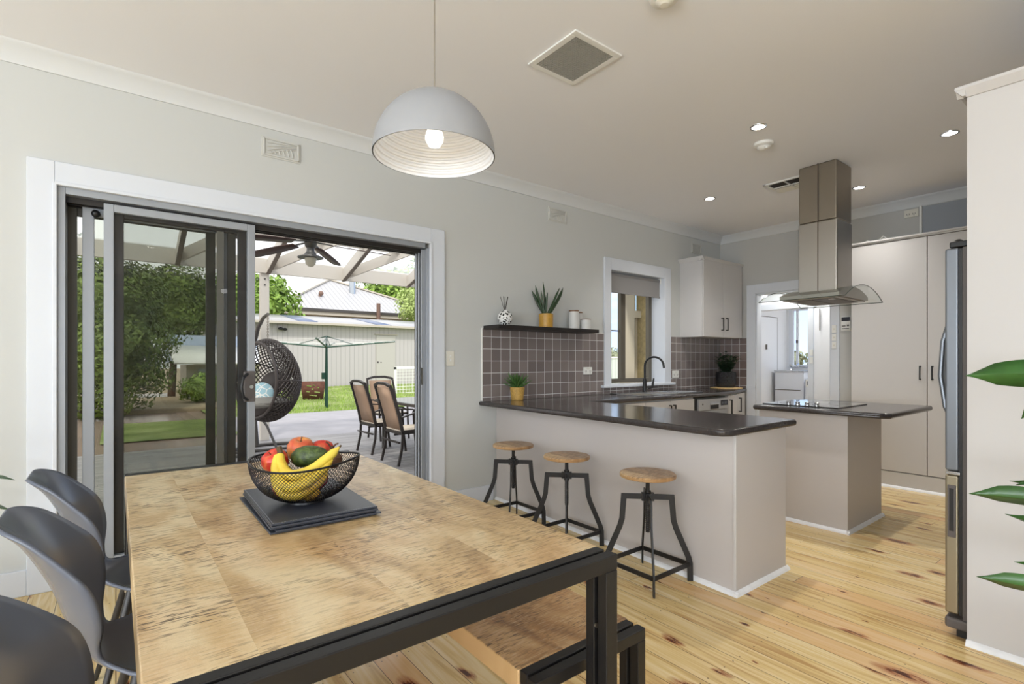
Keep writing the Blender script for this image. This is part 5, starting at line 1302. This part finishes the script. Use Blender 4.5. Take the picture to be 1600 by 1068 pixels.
# fire pit
fpx = thing('fire_pit', 'square rusty steel fire pit with cut-out pattern on the grass', 'fire pit', (5.0, 16.9, -.02))
m = MB(); S_ = .36
for sgn in (-1, 1):
    for ax_ in (0, 1):
        bt = [(-S_ * .8, sgn * S_ * .8, .06), (S_ * .8, sgn * S_ * .8, .06), (S_, sgn * S_, .60), (-S_, sgn * S_, .60)]
        vs = [Vector(p) if ax_ == 0 else Vector((p[1], p[0], p[2])) for p in bt]; m.add(vs, [(0, 1, 2, 3)])
P('steel_panels', m, 'rust', fpx, world=False, solid=.012)
m = MB()
for (x, z, w_, h_) in ((-.12, .48, .14, .035), (.02, .50, .06, .03), (-.15, .30, .10, .03), (.12, .28, .16, .035), (-.02, .38, .05, .05), (.15, .42, .05, .03), (0, .18, .22, .025)):
    m.boxr((x, -S_ * (.78 + .22 * z / .6) - .010, z), (w_, .012, h_), ry=R(8))
P('cut_outs', m, 'grass', fpx, world=False)
P('feet', MB().box(-.27, -.23, -.28, -.24, -.04, .06).box(.23, .27, -.28, -.24, -.04, .06).box(-.27, -.23, .24, .28, -.04, .06).box(.23, .27, .24, .28, -.04, .06), 'rust', fpx, world=False)
o = fpx; o.rotation_euler = (0, 0, R(-14))

# shed
sh = thing('garden_shed', 'long pale ribbed metal shed behind the lawn', 'shed', (8, 22.3, .1))
P('shed_wall', MB().box(2.65, 20, 22.3, 22.4, .1, 2.80), 'shedwall', sh, smooth=0)
P('shed_side', MB().box(2.65, 2.75, 22.4, 26, .1, 2.80), 'fascia', sh, smooth=0)
m = MB().add([(2.5, 22.05, 2.86), (20.2, 22.05, 2.86), (20.2, 25.4, 3.38), (2.5, 25.4, 3.38)], [(0, 1, 2, 3)])
P('shed_roof', m, 'shedroof', sh, solid=.03)
P('shed_gutter', MB().box(2.5, 20.2, 21.93, 22.05, 2.76, 2.86), 'fascia', sh, bevel=.01)
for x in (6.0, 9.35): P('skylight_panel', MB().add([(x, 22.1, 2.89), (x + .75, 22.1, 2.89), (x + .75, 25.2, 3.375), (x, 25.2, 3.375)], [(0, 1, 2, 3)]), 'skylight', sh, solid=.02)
sd_ = P('shed_door', MB().box(9.42, 10.35, 22.26, 22.30, .15, 2.42), mat('shed door paint', (186, 182, 176), .5), sh, bevel=.005)
P('door_lock', MB().box(9.46, 9.52, 22.24, 22.26, 1.15, 1.22).box(9.62, 9.66, 22.24, 22.26, 1.16, 1.2), 'gutter', sd_)
P('door_head', MB().box(9.35, 10.45, 22.22, 22.30, 2.44, 2.49), 'fascia', sh)
sl_ = thing('security_light', 'twin black and white floodlight on the shed wall', 'floodlight', (5.35, 22.3, 2.5))
P('bracket', MB().box(5.25, 5.42, 22.24, 22.3, 2.55, 2.62), 'white', sl_)
P('lamp_head', MB().sphere((5.30, 22.17, 2.56), .08, (1.4, 1, .7)), 'black', sl_)
P('lamp_head', MB().sphere((5.46, 22.17, 2.54), .08, (1.2, 1, .7)), 'black', sl_)
# neighbour house
nh = thing('neighbour_house', 'beige house with pale corrugated hip roof behind the shed', 'house', (11, 34, .1))
P('house_wall', MB().box(7.0, 19, 30.5, 40, 0, 3.9), 'housewall', nh, smooth=0)
P('window', MB().box(9.8, 11.6, 30.42, 30.5, 3.2, 3.75).box(12.2, 13.4, 30.42, 30.5, 3.2, 3.75), 'fascia', nh)
ap = Vector((11.45, 35, 6.72)); e_ = [(6.9, 30, 4.22), (18.3, 30, 4.22), (18.3, 40, 4.22), (6.9, 40, 4.22)]
P('roof', MB().add(e_ + [ap, Vector((12.6, 36.5, 6.72))], [(0, 1, 4), (1, 2, 5, 4), (2, 3, 5), (3, 0, 4, 5)]), 'houseroof', nh, smooth=0)
P('gutter', MB().box(6.8, 18.5, 29.85, 30.0, 4.08, 4.24), 'gutter', nh)
P('fascia', MB().box(6.8, 18.5, 29.92, 30.5, 3.88, 4.08), 'fascia', nh)
m = MB(); m.bar(Vector((6.9, 29.98, 4.27)), ap + Vector((0, 0, .06)), .22, .10); m.bar(ap + Vector((0, 0, .06)), Vector((18.3, 29.98, 4.27)), .22, .10)
P('ridge_cap', m, 'fascia', nh)
P('flue', MB().cyl((12.3, 33.0, 5.2), .20, 1.35, 16).cyl((12.3, 33.0, 6.5), .26, .08, 16).lathe([(.42, 5.25), (.22, 5.5)], (12.3, 33, 0), 16), 'galv', nh)
P('vent_pipe', MB().cyl((9.9, 32, 5.0), .09, .35, 10).sphere((9.95, 31.95, 5.38), .15), 'rustpipe', nh)
P('waste_pipe', MB().cyl((12.7, 29.7, 3.3), .12, 1.45, 12), 'rustpipe', nh)
# stand-in for a window reflection in the door glass: roof and sky strip
ob = thing('reflection_stand_in', 'white roof and sky strip standing in for a window reflection in the door glass', 'reflection_stand_in', (3, 19.5, 0))
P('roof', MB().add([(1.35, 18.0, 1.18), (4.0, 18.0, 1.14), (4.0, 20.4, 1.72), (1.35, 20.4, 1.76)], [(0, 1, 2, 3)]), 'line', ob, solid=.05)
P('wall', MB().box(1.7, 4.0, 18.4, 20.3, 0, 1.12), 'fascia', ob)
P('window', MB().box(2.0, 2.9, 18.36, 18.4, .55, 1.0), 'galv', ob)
P('reflected_sky_strip', MB().box(1.3, 4.1, 20.45, 20.5, 1.2, 2.12), mat('reflected sky blue', (186, 200, 222), .4), ob)
# low white lattice panel at the right
la = thing('lattice_screen', 'white lattice screen standing near the shed door', 'lattice', (8.0, 17.5, 0))
m = MB(); m.box(8.1, 8.18, 17.5, 17.55, 0, 1.02); m.box(9.9, 9.98, 17.5, 17.55, 0, 1.02); m.box(8.1, 9.98, 17.5, 17.55, .94, 1.04)
P('frame', m, 'line', la); m = MB()
for i in range(14): m.box(8.2 + i * .125, 8.215 + i * .125, 17.52, 17.53, 0, .95)
for i in range(8): m.box(8.15, 9.95, 17.53, 17.54, .06 + i * .115, .075 + i * .115)
P('lattice_bars', m, 'line', la)

# trees, hedge, shrubs
def foliage(c, rad, n, size, seed=0, lump=.25, shell=.35):
    rnd = random.Random(seed); m = MB(); c = Vector(c)
    for i in range(n):
        d = Vector((rnd.gauss(0, 1), rnd.gauss(0, 1), rnd.gauss(0, 1))).normalized()
        k = 1 - shell * rnd.random() ** 1.5; k *= 1 + lump * noise.noise(d * 2.6 + Vector((seed, 0, 0))) * 1.8
        p = c + Vector((d.x * rad[0], d.y * rad[1], d.z * rad[2])) * k
        nrm = (d + Vector((rnd.uniform(-.8, .8), rnd.uniform(-.8, .8), rnd.uniform(-.3, .9)))).normalized(); t1 = nrm.orthogonal().normalized(); t1 = (Matrix.Rotation(rnd.random() * 6.28, 3, nrm) @ t1); t2 = nrm.cross(t1)
        s = size * rnd.uniform(.6, 1.3)
        m.add([p - t1 * s, p + t2 * s * .45, p + t1 * s, p - t2 * s * .45], [(0, 1, 2, 3)])
    return m
def tree(lab, c, rad, n, size, mm, seed, trunk_r=.15, cat='tree', name='tree', tx=0):
    t_ = thing(name, lab, cat, (c[0], c[1], 0))
    P('foliage', foliage(c, rad, n, size, seed), mm, t_, smooth=0)
    P('core', MB().sphere(c, 1, (rad[0] * .72, rad[1] * .72, rad[2] * .72), 14, 10), mm, t_)
    P('trunk', MB().tube([(c[0], c[1], -.1), (c[0] + .1, c[1], c[2] * .6), (c[0], c[1], c[2])], [trunk_r, trunk_r * .8, trunk_r * .5], 8), 'bark', t_)
tree('bright green tree left of the neighbour house roof', (5.3, 27, 4.0), (1.9, 1.6, 1.6), 3800, .15, 'leaf_light', 3)
tree('leafy green tree behind the right of the house roof', (22, 44, 6.3), (5.2, 4, 3.6), 5200, .32, 'leaf_light', 5)
tree('grey green drooping tree at the right of the house roof', (14.1, 27.2, 4.5), (1.15, 1.1, 1.4), 3200, .10, 'leaf_willow', 8)
tree('large bushy hedge tree seen through the left door screen', (-.55, 15.2, 1.95), (1.75, 1.3, 1.95), 30000, .055, 'leaf_dark', 11, .12, 'hedge', 'hedge')
tree('tall green hedge tree behind the first one, left of the shed', (1.5, 21.0, 3.25), (1.75, .8, 1.4), 9000, .08, 'leaf_dark', 14, .12, 'hedge', 'hedge')
tree('bushy hedge tree at the far left behind the door frame', (-4.6, 15.5, 1.8), (1.7, 1.3, 1.8), 8000, .075, 'leaf_dark', 17, .12, 'hedge', 'hedge')
tree('low lime green shrub added as part of the window reflection in the glass', (2.05, 17.2, .45), (.62, .5, .42), 2600, .05, 'leaf_bright', 21, .04, 'shrub', 'shrub')  # added shrub, completes the stand-in for the reflected window view
for k, (x, y, r) in enumerate(((60, 21.5, 1.3), (62, 24, 1.5), (61, 26.3, 1.2), (63, 28.0, 1.2))):
    tree(['hazy distant tree, rightmost in the laundry window', 'tall hazy distant tree in the middle of the laundry window', 'hazy distant tree left of the tall one in the laundry window', 'hazy distant tree at the left edge of the laundry window'][k], (x, y, 1.2), (r * .7, r * .95, r), 500, .3, 'leaf_far', 30 + k, .12)

# outside the kitchen window
vp = thing('porch_joinery', 'cream door frame and post outside the kitchen window', 'door frame', (6.8, 5.5, 0))
P('post', MB().box(6.62, 6.87, 5.5, 5.62, -.05, 2.8), 'cream', vp, bevel=.004)
P('door_head', MB().box(6.87, 7.5, 5.5, 5.6, 1.98, 2.10), 'cream', vp, bevel=.004)
P('door_jamb', MB().box(6.87, 6.93, 5.54, 5.62, -.05, 1.98), 'alu_dark', vp)
P('door_panel', MB().box(6.93, 7.05, 5.58, 5.62, -.05, 1.98), 'cream', vp)
P('fanlight', MB().box(6.93, 7.05, 5.58, 5.60, 2.10, 2.8), 'glass_tint', vp)
P('fanlight_frame', MB().box(6.87, 6.93, 5.54, 5.62, 2.10, 2.8), 'alu_dark', vp)
one('render_pier', MB().box(7.04, 7.26, 5.35, 5.6, -.05, 2.8), 'render', 'rough yellow rendered pier outside the kitchen window', 'pier', (7.15, 5.5, -.05))
struct('porch_roof', MB().box(6.4, 9.5, 4.3, 6.9, 2.78, 2.9).box(6.4, 9.5, 6.85, 6.95, 2.66, 2.9), 'beam', smooth=0)
fe = thing('fence', 'pale ribbed metal fence outside the kitchen window', 'fence', (16, 15, 0))
P('fence_panel', MB().box(12.0, 30, 15.0, 15.05, 0, 1.36), 'fence', fe, smooth=0)
P('fence_rail', MB().box(12.0, 30, 14.96, 15.08, 1.36, 1.43), 'line', fe)
tree('hazy tree far behind the pale fence', (44, 38.5, 1.4), (1.6, 2.2, 1.2), 800, .2, 'leaf_far', 41)
tree('small hazy tree beside it behind the pale fence', (46, 34.0, 1.2), (1.6, 1.6, .8), 500, .2, 'leaf_far', 42)
# glowing discs added on the laundry ceiling to brighten it
ll = thing('added_laundry_lamp', 'round glowing disc added to brighten the laundry', 'ceiling light', (7.0, 3.0, 2.6))
P('fill_disc', MB().lathe([(.001, -.05), (.12, -.04), (.16, -.02), (.16, 0)], (0, 0, 0), 32), emit('laundry fill glow', (255, 253, 248), 42), ll, world=False)
dup(ll, (8.2, 2.4, 2.6), 0, 'round glowing disc added to brighten the back of the laundry')
